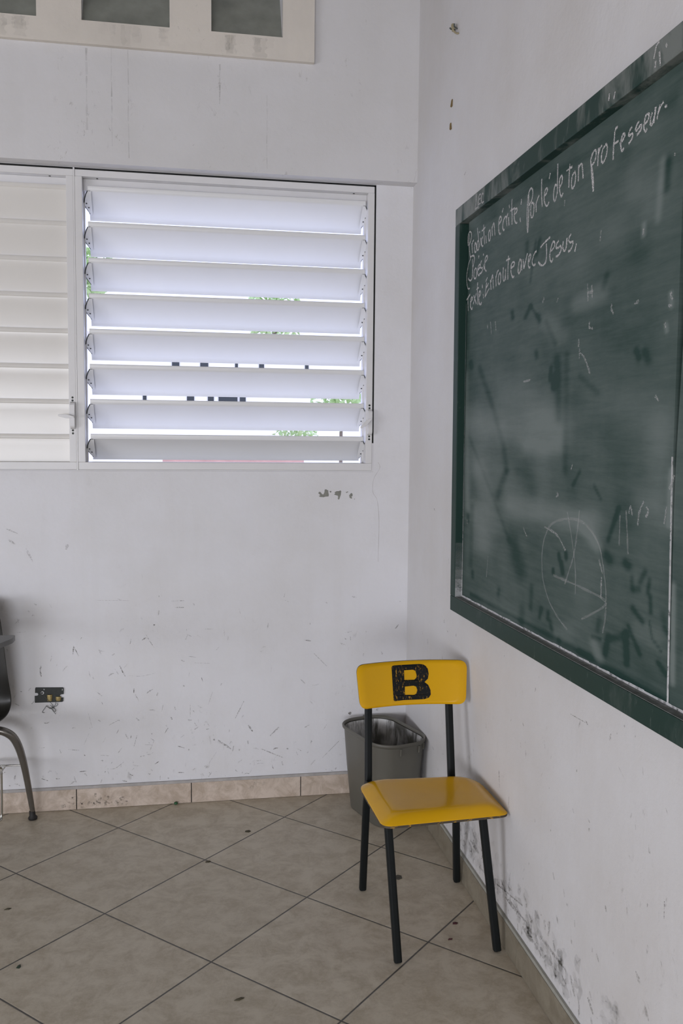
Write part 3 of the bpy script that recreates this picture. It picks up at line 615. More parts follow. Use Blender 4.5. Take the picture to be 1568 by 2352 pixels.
wb = MB()
cells(wb, [RX0, WX0, WX1, .2], [0, WZ0, WZ1, LINTEL], lambda x, z: WX0 < x < WX1 and WZ0 < z < WZ1, 0, .15)
in_hole = lambda x, z: HZ0 < z < HZ1 and any(a < x < b for a, b in HOLES)
hx = sorted([RX0, .2] + [q for h in HOLES for q in h])
ub = len(wb.f)
cells(wb, hx, [LINTEL, HZ0, HZ1, RH], in_hole, BEAM, .15)
wb.m[ub:] = [4] * (len(wb.m) - ub)
for x, z1_, L, w_ in ((-1.18, 2.925, .36, .004), (-1.12, 2.925, .40, .003), (-.78, 2.90, .15, .005), (-1.27, 2.92, .30, .006), (-.60, 2.80, .28, .003)):
    for k in range(6):                                      # old rain streaks on the beam
        za, zb_ = z1_ - L * k / 6, z1_ - L * (k + .9) / 6
        ribbon(wb, [(x, za), (x + random.uniform(-.002, .002), zb_)], w_, (lambda a, b: (a, BEAM - .0006, b)), 5, random.uniform(.08, .28), .5)
random.seed(3)
put_back = lambda lift: (lambda a, b: (a, -lift, b))
lift = .0006
for pts, w, a in SCUFF_BACK:
    P = [(x / 1e4, z / 1e4) for x, z in pts]
    lift += .000004
    ribbon(wb, P, w, put_back(lift), 1, min(1, a * 1.25), .5, True)
for i in range(170):                                    # small rubs low on the wall
    x, z = random.uniform(-1.6, -.02), .1 + .75 * random.random() ** 1.9
    L = random.uniform(.004, .03)
    an = random.uniform(0, math.pi)
    lift += .000004
    q = [(x, z), (x + L * math.cos(an) * .5, z + L * math.sin(an) * .5 + random.uniform(-.004, .004)), (x + L * math.cos(an), z + L * math.sin(an))]
    ribbon(wb, q, random.uniform(.002, .006), put_back(lift), 1, random.uniform(.12, .55), .5, True)
for pts in CRACK:
    ribbon(wb, [(x / 1e4, z / 1e4) for x, z in pts], .0013, put_back(.0005), 2, 1.0, .5)
for pts in CHIP:
    vs = [Vector((x / 1e4, -.0004, z / 1e4)) for x, z in pts]
    wb.add(vs, [tuple(t) for t in tessellate_polygon([vs])], 3)
struct('wall_back', wb, [M['wall'], M['scuff'], M['crack'], M['bare'], M['wall_upper'], M['drip']])

wr = MB().box(0, .2, RY0, .2, 0, RH)
put_right = lambda lift: (lambda a, b: (-lift, a, b))
lift = .0006
for pts, w, a in SCUFF_RIGHT:
    lift += .000004
    ribbon(wr, [(y / 1e4, z / 1e4) for y, z in pts], w, put_right(lift), 1, a, .5, True)
for i in range(230):
    y, z = random.uniform(-2.3, -.15), .1 + .85 * random.random() ** 2.6
    L = random.uniform(.004, .022)
    an = random.uniform(.9, 2.2)
    lift += .000004
    ribbon(wr, [(y, z), (y + L * math.cos(an), z + L * math.sin(an))], random.uniform(.002, .008), put_right(lift), 1, random.uniform(.1, .45), .5, True)
for i in range(120):                                    # grimy patches just above the skirting
    cy = random.choice([-.83, -1.02, -1.2, -1.35, -1.48, -1.6])
    y, z = random.gauss(cy, .055), .105 + abs(random.gauss(0, .05))
    L = random.uniform(.012, .05)
    lift += .000004
    soft = random.random() < .62
    ribbon(wr, [(y, z), (y - random.uniform(-.01, .02), z + L * .6), (y + random.uniform(-.008, .012), z + L)], random.uniform(.015, .045) if soft else random.uniform(.003, .010), put_right(lift), 2 if soft else 1, random.uniform(.06, .24) if soft else random.uniform(.12, .5), .5, True)
for k in range(26):
    y, z = random.gauss(-1.87, .035), random.gauss(.19, .03)
    ribbon(wr, [(y, z), (y - .006, z + .012), (y + .004, z + .026)], random.uniform(.012, .03), put_right(lift + 2e-5 + k * 4e-6), 2, random.uniform(.04, .12), .5, True)
for y, z, L, w_, a in ((-1.60, .12, .06, .03, .3), (-1.93, .10, .06, .05, .2), (-1.71, .15, .05, .02, .25)):
    ribbon(wr, [(y, z), (y - .01, z + L * .5), (y, z + L)], w_, put_right(lift + 1e-5), 2, a, .4, True)
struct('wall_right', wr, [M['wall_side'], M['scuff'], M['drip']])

wl = MB()
for (y0, y1, z0, z1) in [(RY0, -5.8, 0, RH), (-2.4, .15, 0, RH), (-5.8, -2.4, 0, .15), (-5.8, -2.4, 1.7, RH)]:
    wl.box(RX0 - .2, RX0, y0, y1, z0, z1)
struct('wall_left', wl, M['wall_side'])
wf = MB()
for (x0, x1, z0, z1) in [(RX0, -4.8, 0, RH), (-1.2, .2, 0, RH), (-4.8, -1.2, 1.7, RH), (-4.8, -1.2, 0, .1)]:
    wf.box(x0, x1, RY0 - .2, RY0, z0, z1)
struct('wall_front', wf, M['wall_side'])

# skirting: tiles with a mortar strip above
SK = .083
sb = MB()
xs = [-.398 * 1.125, -.797 * 1.125, -1.199 * 1.125, -1.80, -2.25, -2.70]
edges = [(-.0085, xs[0])] + [(xs[i], xs[i + 1]) for i in range(len(xs) - 1)]
for a, b in edges:
    sb.box(b + .0018, a - .0018 if a < -.02 else a, -.009, -.0005, .001, SK)
sb.box(-2.7, -.0005, -.0065, -.0005, .001, SK - .001, 1)
sb.box(-2.7, -.0005, -.0075, -.0005, SK, SK + .011, 2)
for i in range(46):
    x, z = random.choice([random.gauss(-1.37, .035), random.gauss(-1.27, .03), random.gauss(-1.18, .02)]), abs(random.gauss(.012, .018)) + .004
    L = random.uniform(.006, .016)
    ribbon(sb, [(x, z), (x + random.uniform(-.006, .006), z + L * .5), (x + random.uniform(-.006, .006), min(z + L, .078))], random.uniform(.005, .012), (lambda q: (lambda a, b: (a, -.0093 - q, b)))(i * 4e-6), 3, random.uniform(.12, .5), .5, True)
struct('baseboard_back', sb, [M['skirting'], M['seal'], M['mortar'], M['scuff']])
sr = MB()
ys = [-.0095, -.402, -.851, -1.3255, -1.775, -2.225, -2.675, -3.1, -3.6]
for a, b in zip(ys, ys[1:]):
    sr.box(-.009, -.0005, b + .0016, a - .0016, .001, SK)
sr.box(-.0068, -.0005, -3.6, -.0005, .001, SK - .001, 1)
sr.box(-.0075, -.0005, -3.6, -.0075, SK, SK + .011, 2)
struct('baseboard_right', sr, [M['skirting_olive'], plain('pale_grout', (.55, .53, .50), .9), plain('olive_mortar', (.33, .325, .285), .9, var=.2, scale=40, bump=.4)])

# ventilation openings high in the back wall: cream surround and sloping cement louvers
vs_ = MB()
sx = sorted([-2.75, -.420] + [q for h in HOLES for q in h])
cells(vs_, sx, [2.927, HZ0, HZ1, 3.60], in_hole, SUR, BEAM - .0005)
random.seed(21)
random.seed(21)
for i, (a, b) in enumerate(HOLES):                          # drip stains below the openings
    for k in range(9):
        x = random.uniform(a + .02, b - .01)
        z1_ = HZ0 - random.uniform(0, .01)
        z0_ = max(2.929, HZ0 - random.uniform(.03, .085))
        ribbon(vs_, [(x, z1_), (x + random.uniform(-.004, .004), (z0_ + z1_) / 2), (x, z0_)], random.uniform(.012, .05), (lambda q: (lambda u, v: (u, SUR - .0006 - q, v)))(k * 2e-5), 1, random.uniform(.03, .10), .3)
vs_ob = struct('trim_1', vs_, [M['surround'], M['drip']])
vs_ob['label'] = 'cream surround of the ventilation openings high on the back wall'
for k, (a, b) in enumerate(HOLES):
    h = MB()
    h.hexa([(a, -.060, HZ0), (b, -.060, HZ0), (b, -.03, HZ0), (a, -.03, HZ0)],
           [(a, .09, 3.31), (b, .09, 3.31), (b, .12, 3.31), (a, .12, 3.31)])
    o = struct('trim_%d' % (k + 2), h, M['cement'])

# ------------------------------------------------------------------ windows
PITCH_B, TOPZ = .1352, 2.441


def screw(mb, x, y, z, r=.0045, mi=0):
    mb.disc((x, y, z), (0, -1, 0), r, .0015, 12, mi)


def handle(parent, x, z, key_dir):
    """operator of the louvers: two screwed feet, a raised housing and a butterfly key"""
    hb = MB()
    hb.box(x - .0085, x + .0085, -.004, -.0005, z + .052, z + .074)
    hb.box(x - .0085, x + .0085, -.004, -.0005, z - .074, z - .052)
    prof = [(-.002, z - .054), (-.022, z - .047), (-.026, z - .040), (-.026, z + .040), (-.022, z + .047), (-.002, z + .054)]
    hb.extrude_profile(prof, x - .009, x + .009)
    h = obj('window_handle', hb, M['frame'], parent, bevel=.0015)
    for dz in (.069, .0575, -.0575, -.069):
        s = MB()
        screw(s, x, -.004, z + dz, .0042)
        obj('screw', s, M['rivet'], h)
    k = MB()
    d = Vector(key_dir).normalized()
    n = Vector((0, -1, 0))
    kx = x - .0205
    c = Vector((kx, -.040, z - .004))
    k.tube([(x - .006, -.020, z - .004), (kx, -.026, z - .004), (kx, -.041, z - .004)], .0055, 12)
    side = d.cross(n)
    poly = []
    for t, w in [(-.030, .003), (-.012, .006), (0, .008), (.012, .006), (.030, .003)]:
        poly.append((t, w))
    loop = [c + d * t + side * w for t, w in poly] + [c + d * t - side * w for t, w in reversed(poly)]
    k.prism(loop, n * .005)
    obj('key', k, M['frame'], h, bevel=.001)


def sash(name, x0, x1, open_, label):
    e = empty(name, ((x0 + x1) / 2, .05, 1.36))
    e['kind'] = 'structure'
    e['label'] = label
    f = MB()
    f.box(x0, x1, -.003, .11, 2.472, 2.497)                # head
    f.box(x0, x1, -.004, .11, 1.358, 1.387)                # sill
    f.box(x0, x0 + .027, -.005, .11, 1.387, 2.4715)
    f.box(x1 - .026, x1, -.005, .11, 1.387, 2.4715)
    f.box(x0 + .027, x1 - .026, .030, .11, 2.428, 2.4718)     # stop above the top louver
    if not open_:
        f.box(x0 + .027, x1 - .026, .034, .11, 1.3872, 1.420)
        f.box(x1 - .050, x1 - .0262, .034, .11, 1.420, 2.428)
    obj('window_frame', f, M['frame'], e, bevel=.0015)
    xa, xb = (x0 + .046, x1 - .034) if open_ else (x0 + .029, x1 - .0275)
    tr = MB()                                             # carrier strips that the louvers pivot in
    tr.box(x0 + .027, x0 + .032, .048, .072, 1.388, 2.471)
    tr.box(x1 - .031, x1 - .026, .048, .072, 1.388, 2.471)
    obj('carrier_strip', tr, M['frame'], e)
    for t in (.07, .93):
        obj('screw', MB().disc((x0 + (x1 - x0) * t, .018, 2.4725), (0, 0, -1), .004, .002, 10), M['rivet'], e)
    me_b = me_c = me_r = None
    for k in range(8):
        zt = TOPZ - PITCH_B * k
        b = MB()
        if open_:
            front = [(.010, zt), (.0095, zt - .010), (.012, zt - .0165)]
            for t in np.linspace(0.05, 1, 9):
                bow = .006 * math.sin(math.pi * t)
                dz_ = (.085, .089, .086, .088, .086, .087, .086, .074)[k]
                front.append((.012 + .088 * t + bow * .7, zt - .0165 - dz_ * t + bow * .7))
            front.append((.1010, zt - .0165 - dz_ - .0085))
            th = (.0022, .0022)
        else:
            front = [(.016, zt), (.0135, zt - .004), (.0135, zt - .014), (.018, zt - .018)]
            for t in np.linspace(.08, 1, 8):
                front.append((.019 + .003 * t - .0012 * math.sin(math.pi * t), zt - .018 - .122 * t))
            th = (.002, 0)
        back = [(y + th[0], z + th[1]) for y, z in front]
        b.extrude_profile(front + back[::-1], xa, xb)
        bl = obj('louver_blade', b, M['blade'] if open_ else M['blade_closed'], e, smooth=35)
        if open_:
            d = Vector((0, .088, -.085)).normalized()
            nn = Vector((0, -d.z * -1, d.y)).normalized()
            nn = Vector((0, .085, .088)).normalized()
            for xe, sg in ((xa, -1), (xb, 1)):
                c, rv = MB(), []
                o0 = Vector((xe - sg * .004, .0115, zt - .018))
                ln = .1178
                pl = [(0.0, 0), (.02, .0), (.12, .006), (.30, .0125), (.42, .0148), (.52, .0148), (.62, .010), (.72, .004), (.80, -.002), (.86, -.004), (.86, -.012), (0, -.012)]
                loop = [o0 + d * (t * ln) + Vector((sg * (w + .004), 0, 0)) - nn * .0012 for t, w in pl]
                c.prism(loop, -nn * .0016)
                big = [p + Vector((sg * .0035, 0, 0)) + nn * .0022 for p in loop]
                c.prism(big, -nn * .0018, 1)  # larger dark plate behind the clip, painting its shadowed outline
                for t, w in ((.45, .009), (.60, .0015)):
                    r = MB()
                    p = o0 + d * (t * ln) + Vector((sg * (w + .003), 0, 0)) - nn * .0028
                    r.disc(p, -nn, .0028, .0012, 8)
                    rv.append(r)
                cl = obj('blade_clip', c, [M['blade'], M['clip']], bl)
                for r in rv:
                    obj('rivet', r, M['rivet'], cl)
    return e


w1 = sash('window_1', -1.3245, -.1605, True, 'white louvered window with open bluish slats beside the corner')
w2 = sash('window_2', -2.575, -1.3305, False, 'white louvered window with shut cream slats at the left edge')
handle(w1, -.1725, 1.555, (.75, 0, .66))
handle(w2, -1.343, 1.567, (-1, 0, .12))
mu = MB().box(-1.3305, -1.3245, -.006, .11, 1.356, 2.503)
struct('trim_6', mu, M['frame'], bevel=.001)
sl = MB()
sl.box(-.160, -.1532, .004, .012, 1.47, 2.5045)
sl.box(-2.58, -.1532, .004, .012, 2.4975, 2.5045)
struct('trim_7', sl, M['seal'])
sl2 = MB().box(-.1602, -.1532, -.001, .012, 1.3535, 1.47)
sl2.box(-2.6, -2.576, 0, .1, 1.3535, 2.5045)
sl2.box(-2.6, -.16, -.001, .1, 1.3535, 1.3575)
struct('trim_8', sl2, M['wall'])

# ------------------------------------------------------------------ blackboard
FX, PX = -.045, -.019


def BD(s, t, x):
    k = max(0.0, 1 - s / 1.33)
    return Vector((x, -.7535 + .0147 * t * k - s, .9163 + t + .0088 * s * (1 - t / 1.318)))


BH, BW = 1.318, 2.76
board = empty('blackboard', (0, -2.1, .9))
tag(board, 'large green wooden-framed blackboard with French chalk writing on the right wall', 'blackboard')


def bd_box(s0, s1, t0, t1, x0, x1, cut=None):
    q = lambda x: [BD(s0, t0, x), BD(s1, t0, x), BD(s1, t1, x), BD(s0, t1, x)]
    return MB().hexa(q(x0), q(x1))


RW = .050
obj('frame_rail', bd_box(0, BW, BH - .054, BH, -.001, FX), M['rail_top'], board, bevel=.002)['label'] = 'top rail smeared with grey chalk'
lo_ = MB()
q = lambda x, s0, s1, t0, t1: [BD(s0, t0, x), BD(s1, t0, x), BD(s1, t1, x), BD(s0, t1, x)]
lo_.hexa(q(-.001, 0, BW, 0, RW - .0), q(FX, 0, BW, 0, RW))
obj('frame_rail', lo_, M['rail'], board, bevel=.002)
obj('frame_stile', bd_box(0, .046, RW + .0003, BH - .0543, -.001, FX), M['rail'], board, bevel=.002)
obj('frame_stile', bd_box(BW - .046, BW, RW + .0003, BH - .0543, -.001, FX), M['rail'], board, bevel=.002)
ledge = MB()
ledge.hexa(q(PX - .0005, .046, BW - .046, RW + .0002, RW + .0012), q(FX + .0025, .046, BW - .046, RW + .0002, RW + .0012))
ld = obj('chalk_ledge', ledge, M['ledge'], board)
ld['label'] = 'ledge grey with chalk dust'


def panel(name, y0, y1, gap):
    """chalk-smeared writing panel: a fine grid so that the chalk film can vary across it"""
    s_of = lambda y: -.7535 - y
    ny, nz = 220, 200
    ts = np.linspace(RW - .004, BH - .05, nz)
    vs, fs = [], []
    ss = np.linspace(0, 1, ny)
    for j, t in enumerate(ts):
        ya, yb = y0(t) if callable(y0) else y0, y1(t) if callable(y1) else y1
        for u in ss:
            s = s_of(ya + (yb - ya) * u)
            p = BD(s, t, PX)
            vs.append((PX, ya + (yb - ya) * u, p.z))
    for j in range(nz - 1):
        for i in range(ny - 1):
            a = j * ny + i
            fs.append((a, a + 1, a + ny + 1, a + ny))
    V = np.array(vs)
    D = np.full(len(V), .33)
    for path, sy, sz, amt in SMEAR:
        P = np.array(path, float) / 1e4
        best = np.full(len(V), 1e9)
        A = V[:, 1:] / np.array([sy, sz])
        Q = P / np.array([sy, sz])
        for k in range(len(Q) - 1):
            d = Q[k + 1] - Q[k]
            L = d @ d
            tt = np.clip(((A - Q[k]) @ d) / L, 0, 1) if L > 0 else np.zeros(len(A))
            e = A - (Q[k] + tt[:, None] * d)
            best = np.minimum(best, (e ** 2).sum(1))
        D += amt * 1.3 * np.exp(-best ** 1.15 * .42) if amt > 0 else amt * .70 * np.exp(-best ** 1.2 * .5)
    mb = MB()
    n = len(vs)
    # back side and edges close the sheet
    bvs = [(-.004, v[1], v[2]) for v in vs]
    rim = [i for i in range(ny)] + [j * ny + ny - 1 for j in range(1, nz)] + [(nz - 1) * ny + i for i in range(ny - 2, -1, -1)] + [j * ny for j in range(nz - 2, 0, -1)]
    mb.add(vs + [bvs[i] for i in rim], fs + [(rim[i], rim[(i + 1) % len(rim)], n + (i + 1) % len(rim), n + i) for i in range(len(rim))])
    o = obj(name, mb, M['board'], board)
    at = o.data.attributes.new('chalk', 'FLOAT', 'POINT')
    at.data.foreach_set('value', np.concatenate([D, np.full(len(rim), .2)]).astype(np.float32))
    return o


SEAM = -2.0905
seam_l = lambda t: SEAM + .017 * min(1, max(0, (t - .05) / .5))
seam_r = lambda t: SEAM - .0008 - .0190 * min(1, max(0, (t - .45) / .45)) + .010 * min(1, max(0, (t - .05) / .5))
pl1 = panel('writing_panel', -.7985, seam_l, 0)
pl2 = panel('writing_panel', seam_r, -3.465, 0)
pl1['label'] = 'left panel with chalk writing and wiped smears'
obj('backing', bd_box(.05, BW - .05, .03, BH - .03, -.0012, -.0035), M['gap'], board)

put_panel = lambda lift: (lambda a, b: (PX - lift, a, b))
lift = .0004
ORDER = {0: 'first line of white chalk writing', 1: 'one-word second line of white chalk writing', 2: 'third line of white chalk writing'}
for ln, idx in LINES:
    cw = MB()
    for i in idx:
        lift += .000003
        ribbon(cw, [(y / 1e4, z / 1e4) for y, z in CHALK[i]], .0052, put_panel(lift), 0, .85, .3)
    obj('chalk_writing', cw, M['chalk'], board)['label'] = ORDER[ln]
for a, b, lab in ((0, 7, 'three faint chalk letters on the top rail'), (7, 11, 'faint chalk squiggle at the right of the top rail'), (11, len(RAIL_CHALK), 'faint chalk squiggle in the middle of the top rail')):
    cw = MB()
    for pts in RAIL_CHALK[a:b]:
        ribbon(cw, [(y / 1e4, z / 1e4) for y, z in pts], .0050, lambda a, b: (FX - .0008, a, b), 0, .75, .3)
    obj('chalk_writing', cw, M['chalk'], board)['label'] = lab
for pts in FAINT:
    cf = MB()
    lift += .000003
    ribbon(cf, [(y / 1e4, z / 1e4) for y, z in pts], .0060, put_panel(lift), 0, .55 if len(pts) > 4 or abs(pts[0][1] - pts[-1][1]) > 600 else .9, .4)
    obj('chalk_scribble', cf, M['faint_chalk'], board)
du = MB()                                                    # chalk caught where the panel meets the ledge, the stile and the seam
for s0 in np.arange(.047, 2.7, .05):
    a, b = BD(s0, RW + .0015, 0), BD(s0 + .05, RW + .0015, 0)
    h0, h1 = random.uniform(.004, .0065), random.uniform(.004, .0065)
    du.add([(PX - .0013, a.y, a.z), (PX - .0013, b.y, b.z), (PX - .0013, b.y, b.z + h1), (PX - .0013, a.y, a.z + h0)], [(0, 1, 2, 3)], 0, .95)
    w0 = random.uniform(.006, .014)
    du.add([(PX - .0007, a.y, a.z + .0002), (PX - .0007, b.y, b.z + .0002), (PX - w0, b.y, b.z + .0002), (PX - w0, a.y, a.z + .0002)], [(0, 1, 2, 3)], 0, .35)
for t0 in np.arange(RW, .52, .03):
    ya, yb = seam_l(t0), seam_l(t0 + .03)
    za, zb = BD(1.33, t0, 0).z, BD(1.33, t0 + .03, 0).z
    g = max(.25, .95 - .8 * (t0 - RW))
    du.add([(PX - .0012, ya - .002, za), (PX - .0012, ya + .0045, za), (PX - .0012, yb + .0045, zb), (PX - .0012, yb - .002, zb)], [(0, 1, 2, 3)], 0, g)
for t0 in np.arange(RW, 1.0, .03):
    a, b = BD(.0465, t0, 0), BD(.0465, t0 + .03, 0)
    g = .8 * math.exp(-((t0 - RW) / .25)) + .15
    du.add([(PX - .001, a.y, a.z), (PX - .001, a.y - .006, a.z), (PX - .001, b.y - .006, b.z), (PX - .001, b.y, b.z)], [(0, 1, 2, 3)], 0, g)
    if t0 < RW + .16:
      du.add([(PX - .001, a.y - .0005, a.z), (FX + .002, a.y - .0005, a.z), (FX + .002, b.y - .0005, b.z), (PX - .001, b.y - .0005, b.z)], [(0, 1, 2, 3)], 0, .55 * math.exp(-((t0 - RW) / .06)) + .03)
obj('chalk_dust', du, M['dust'], board)['label'] = 'white chalk dust along the ledge and joints'
M['screw_head'] = plain('screw_head', (.33, .34, .31), .4, metal=.5)
for s, t in ((1.405, .115), (1.40, .33)):
    p = BD(s, t, PX)
    obj('screw', MB().disc(p, (-1, 0, 0), .0055, .002, 12), M['screw_head'], board)

# ------------------------------------------------------------------ yellow chair
chair = empty('school_chair', (-.19, -1.05, 0))
tag(chair, 'yellow painted school chair with black legs and a hand-painted letter B on its back', 'chair')


def rounded_poly(corners, radii, n=8):
    out = []
    k = len(corners)
    for i in range(k):
        p = Vector(corners[i])
        a, b = (Vector(corners[i - 1]) - p).normalized(), (Vector(corners[(i + 1) % k]) - p).normalized()
        r = radii[i]
        for t in np.linspace(0, 1, n):
            out.append(tuple(p + a * r * (1 - t) ** 2 + b * r * t ** 2))
    return out


def densify(loop, step):
    out = []
    for i in range(len(loop)):
        a, b = Vector(loop[i]), Vector(loop[(i + 1) % len(loop)])
        k = max(1, int((b - a).length / step))
        for t in range(k):
            out.append(tuple(a + (b - a) * t / k))
    return out


def plate(loop, rings, surf, thick):
    """closed plate bounded by a loop; surf(p, d) lifts plan point p, d = distance from the edge"""
    c = Vector((sum(p[0] for p in loop), sum(p[1] for p in loop))) / len(loop)
    n = len(loop)
    hw = min((Vector(p) - c).length for p in loop)
    vs, fs, mi = [], [], []
    for side in (0, 1):
        for t in rings:
            for p in loop:
                qv = c + (Vector(p) - c) * t
                d = (1 - t) * hw
                vs.append(surf(qv, d, thick if side else 0.0))
        vs.append(surf(c, hw, thick if side else 0.0))
    R = len(rings)
    per = R * n + 1
    for side in (0, 1):
        o = side * per
        for r in range(R - 1):
            for i in range(n):
                fs.append((o + r * n + i, o + r * n + (i + 1) % n, o + (r + 1) * n + (i + 1) % n, o + (r + 1) * n + i))
                mi.append(0)
        for i in range(n):
            fs.append((o + (R - 1) * n + i, o + (R - 1) * n + (i + 1) % n, o + R * n))
            mi.append(0)
    for i in range(n):
        fs.append((i, (i + 1) % n, per + (i + 1) % n, per + i))
        mi.append(1)
    mb = MB()
    mb.add(vs, fs)
    mb.m = mi
    return mb


RINGS = [1, .985, .965, .94, .915, .89, .865, .84, .81, .77, .72, .6, .45, .3, .15]
seat_loop = densify(rounded_poly([(-.386, -1.270), (-.004, -1.243), (-.010, -.945), (-.394, -.931)], [.035, .03, .075, .075]), .012)


def seat_surf(p, d, th):
    drop = .024 * max(0, 1 - d / .040) ** 1.8
    x = (p.x + .195) / .19
    dish = -.006 * math.exp(-((p.y + 1.07) / .10) ** 2) * max(0, 1 - x * x)
    return (p.x, p.y, .432 - drop + dish - th)


seat = obj('seat', plate(seat_loop, RINGS, seat_surf, .0065), [M['yellow'], M['yellow_edge']], chair, smooth=55)

back_loop = densify(rounded_poly([(-.3725, .6215), (-.021, .6235), (-.0085, .7615), (-.3815, .7575)], [.028, .028, .028, .028]), .010)


def back_y(x, z):
    return -.830 - .032 * ((x + .195) / .186) ** 2 + .28 * (z - .69)


def back_surf(p, d, th):
    roll = .006 * max(0, 1 - d / .010) ** 2
    zoff = -.006 * (1 - ((p.x + .195) / .186) ** 2) * 0
    return (p.x, back_y(p.x, p.y) + roll * (1 if th == 0 else 0) + th, p.y + zoff)


back = obj('backrest', plate(back_loop, RINGS, back_surf, .012), [M['yellow'], M['yellow_edge']], chair, smooth=55)

loops = [densify([(x / 1e4, z / 1e4) for x, z in L], .006) for L in LETTER]
pts2 = [Vector((x, z, 0)) for L in loops for x, z in L]
lm = MB()
tri = tessellate_polygon([[Vector((x, z, 0)) for x, z in L] for L in loops])
lm.add([(p.x, back_y(p.x, p.y) - .0008, p.y) for p in pts2], [tuple(t) for t in tri])
obj('letter', lm, M['letter'], back)['label'] = 'scratched black hand-painted letter B'


def leg(path, r=.0115, name='leg'):
    return obj(name, MB().tube(path, r, up=(0, 1, 0) if abs(path[0][1] - path[-1][1]) < 9 and abs(path[0][2] - path[-1][2]) > .1 else (0, 0, 1), square=True),
               M['black_paint'], chair, bevel=.002)


leg([(-.333, -1.2545, .004), (-.357, -1.205, .405)])
leg([(-.034, -1.2435, .004), (-.074, -1.200, .405)])
leg([(-.349, -.827, .004), (-.3515, -.880, .30), (-.350, -.900, .392)])
leg([(-.0245, -.820, .004), (-.050, -.880, .25), (-.075, -.900, .392)])
for a, b in ((((-.350, -.902, .385), (-.334, -.806, .735))), (((-.075, -.902, .385), (-.066, -.806, .735)))):
    leg([a, b], .0115, 'back_post')
sf = MB()
for xl, xr in ((-.351, -.357), (-.075, -.075)):
    sf.tube([(xl, -.905, .393), (xr, -1.205, .396)], .0105, square=True)
sf.tube([(-.350, -1.10, .393), (-.075, -1.10, .393)], .009, square=True)
obj('seat_frame', sf, M['black_paint'], chair, bevel=.002)

# ------------------------------------------------------------------ waste bin
bin_ = empty('waste_bin', (-.148, -.223, 0))
tag(bin_, 'olive grey plastic waste bin standing in the corner behind the yellow chair', 'waste bin')
BA, BB_, BROT, BZ = .188, .116, math.radians(107.1), .338


def ring(k, z, grow=0.0, n=10):
    a, b, r = BA * k + grow, BB_ * k + grow, .088 * k + grow
    out = []
    for kk, (sx, sy) in enumerate([(1, 1), (-1, 1), (-1, -1), (1, -1)]):
        for t in np.linspace(0, math.pi / 2, n):
            th = t + kk * math.pi / 2
            x, y = sx * (a - r) + r * math.cos(th), sy * (b - r) + r * math.sin(th)
            out.append((-.148 + math.cos(BROT) * x - math.sin(BROT) * y, -.223 + math.sin(BROT) * x + math.cos(BROT) * y, z))
    return out


def loft(levels, mis, cap0=False, cap1=False):
    mb = MB()
    n = len(levels[0])
    vs = [p for L in levels for p in L]
    for i in range(len(levels) - 1):
        fs = [(i * n + k, i * n + (k + 1) % n, (i + 1) * n + (k + 1) % n, (i + 1) * n + k) for k in range(n)]
        mb.f += fs
        mb.m += [mis[i]] * n
        mb.a += [1.0] * n
    if cap0:
        mb.f.append(list(range(n))); mb.m.append(mis[0]); mb.a.append(1.0)
    if cap1:
        mb.f.append([(len(levels) - 1) * n + k for k in range(n)]); mb.m.append(mis[-1]); mb.a.append(1.0)
    mb.v = vs
    return mb


lv = [ring(.775, .001), ring(.79, .004), ring(.90, .18), ring(.965, BZ - .028), ring(.972, BZ - .012),
      ring(.955, BZ - .012), ring(.945, BZ - .03), ring(.88, .18), ring(.765, .008)]
mis = [0, 0, 0, 0, 0, 1, 1, 1]
obj('body', loft(lv, mis, True, True), [M['bin'], M['bin_in']], bin_, smooth=40)
lv = [ring(.97, BZ - .016, .003), ring(.97, BZ - .010, .008), ring(.97, BZ - .002, .009), ring(.97, BZ + .001, .006), ring(.97, BZ - .001, .001), ring(.97, BZ - .009, -.001)]
obj('rim', loft(lv, [0] * 5), [M['bin']], bin_, smooth=60)
R0, R1 = ring(.966, BZ - .018, .002), ring(.955, BZ - .045, .0025)
for k in (19, 22, 25, 31):
    obj('rib', MB().tube([R0[k % 40], R1[k % 40]], .004, 8), M['bin'], bin_)

# ------------------------------------------------------------------ tablet-arm desk chair at the left edge
dc = empty('tablet_arm_chair', (-1.77, -.30, 0))
tag(dc, 'dark brown plastic desk chair with grey writing tablet, cut off at the left edge', 'desk chair')
cx = 0.0
TURN = math.radians(-3)


def W(x, y, z):
    # chair-local to world: turned a little to the left, hinged on the visible rear foot
    dx, dy = x - .25, y + .0
    return (-1.506 + dx * math.cos(TURN) - dy * math.sin(TURN), -.078 + dx * math.sin(TURN) + dy * math.cos(TURN), z)


prof = [(-.52, .415, .17), (-.50, .437, .195), (-.45, .445, .215), (-.36, .432, .222), (-.28, .42, .226), (-.21, .425, .229), (-.175, .45, .229), (-.165, .50, .228),
        (-.165, .56, .222), (-.168, .63, .214), (-.172, .70, .207), (-.178, .77, .200), (-.184, .83, .192), (-.190, .858, .170), (-.192, .868, .13)]
nU = 17
fv = []
for y, z, hw in prof:
    for i in range(nU):
        u = -1 + 2 * i / (nU - 1)
        back_part = min(1, max(0, (z - .44) / .12))
        fv.append(W(hw * .80 * u, y + .165 - .035 * back_part * u * u, z + .018 * (1 - back_part) * abs(u) ** 3))
ff = [(j * nU + i, j * nU + i + 1, (j + 1) * nU + i + 1, (j + 1) * nU + i) for j in range(len(prof) - 1) for i in range(nU - 1)]
so = obj('seat_shell', MB().add(fv, ff), M['shell'], dc, smooth=60)
sm_ = so.modifiers.new('solid', 'SOLIDIFY')
sm_.thickness = .007
sm_.offset = 0
sub = so.modifiers.new('sub', 'SUBSURF')
sub.levels = sub.render_levels = 2
tb = MB()
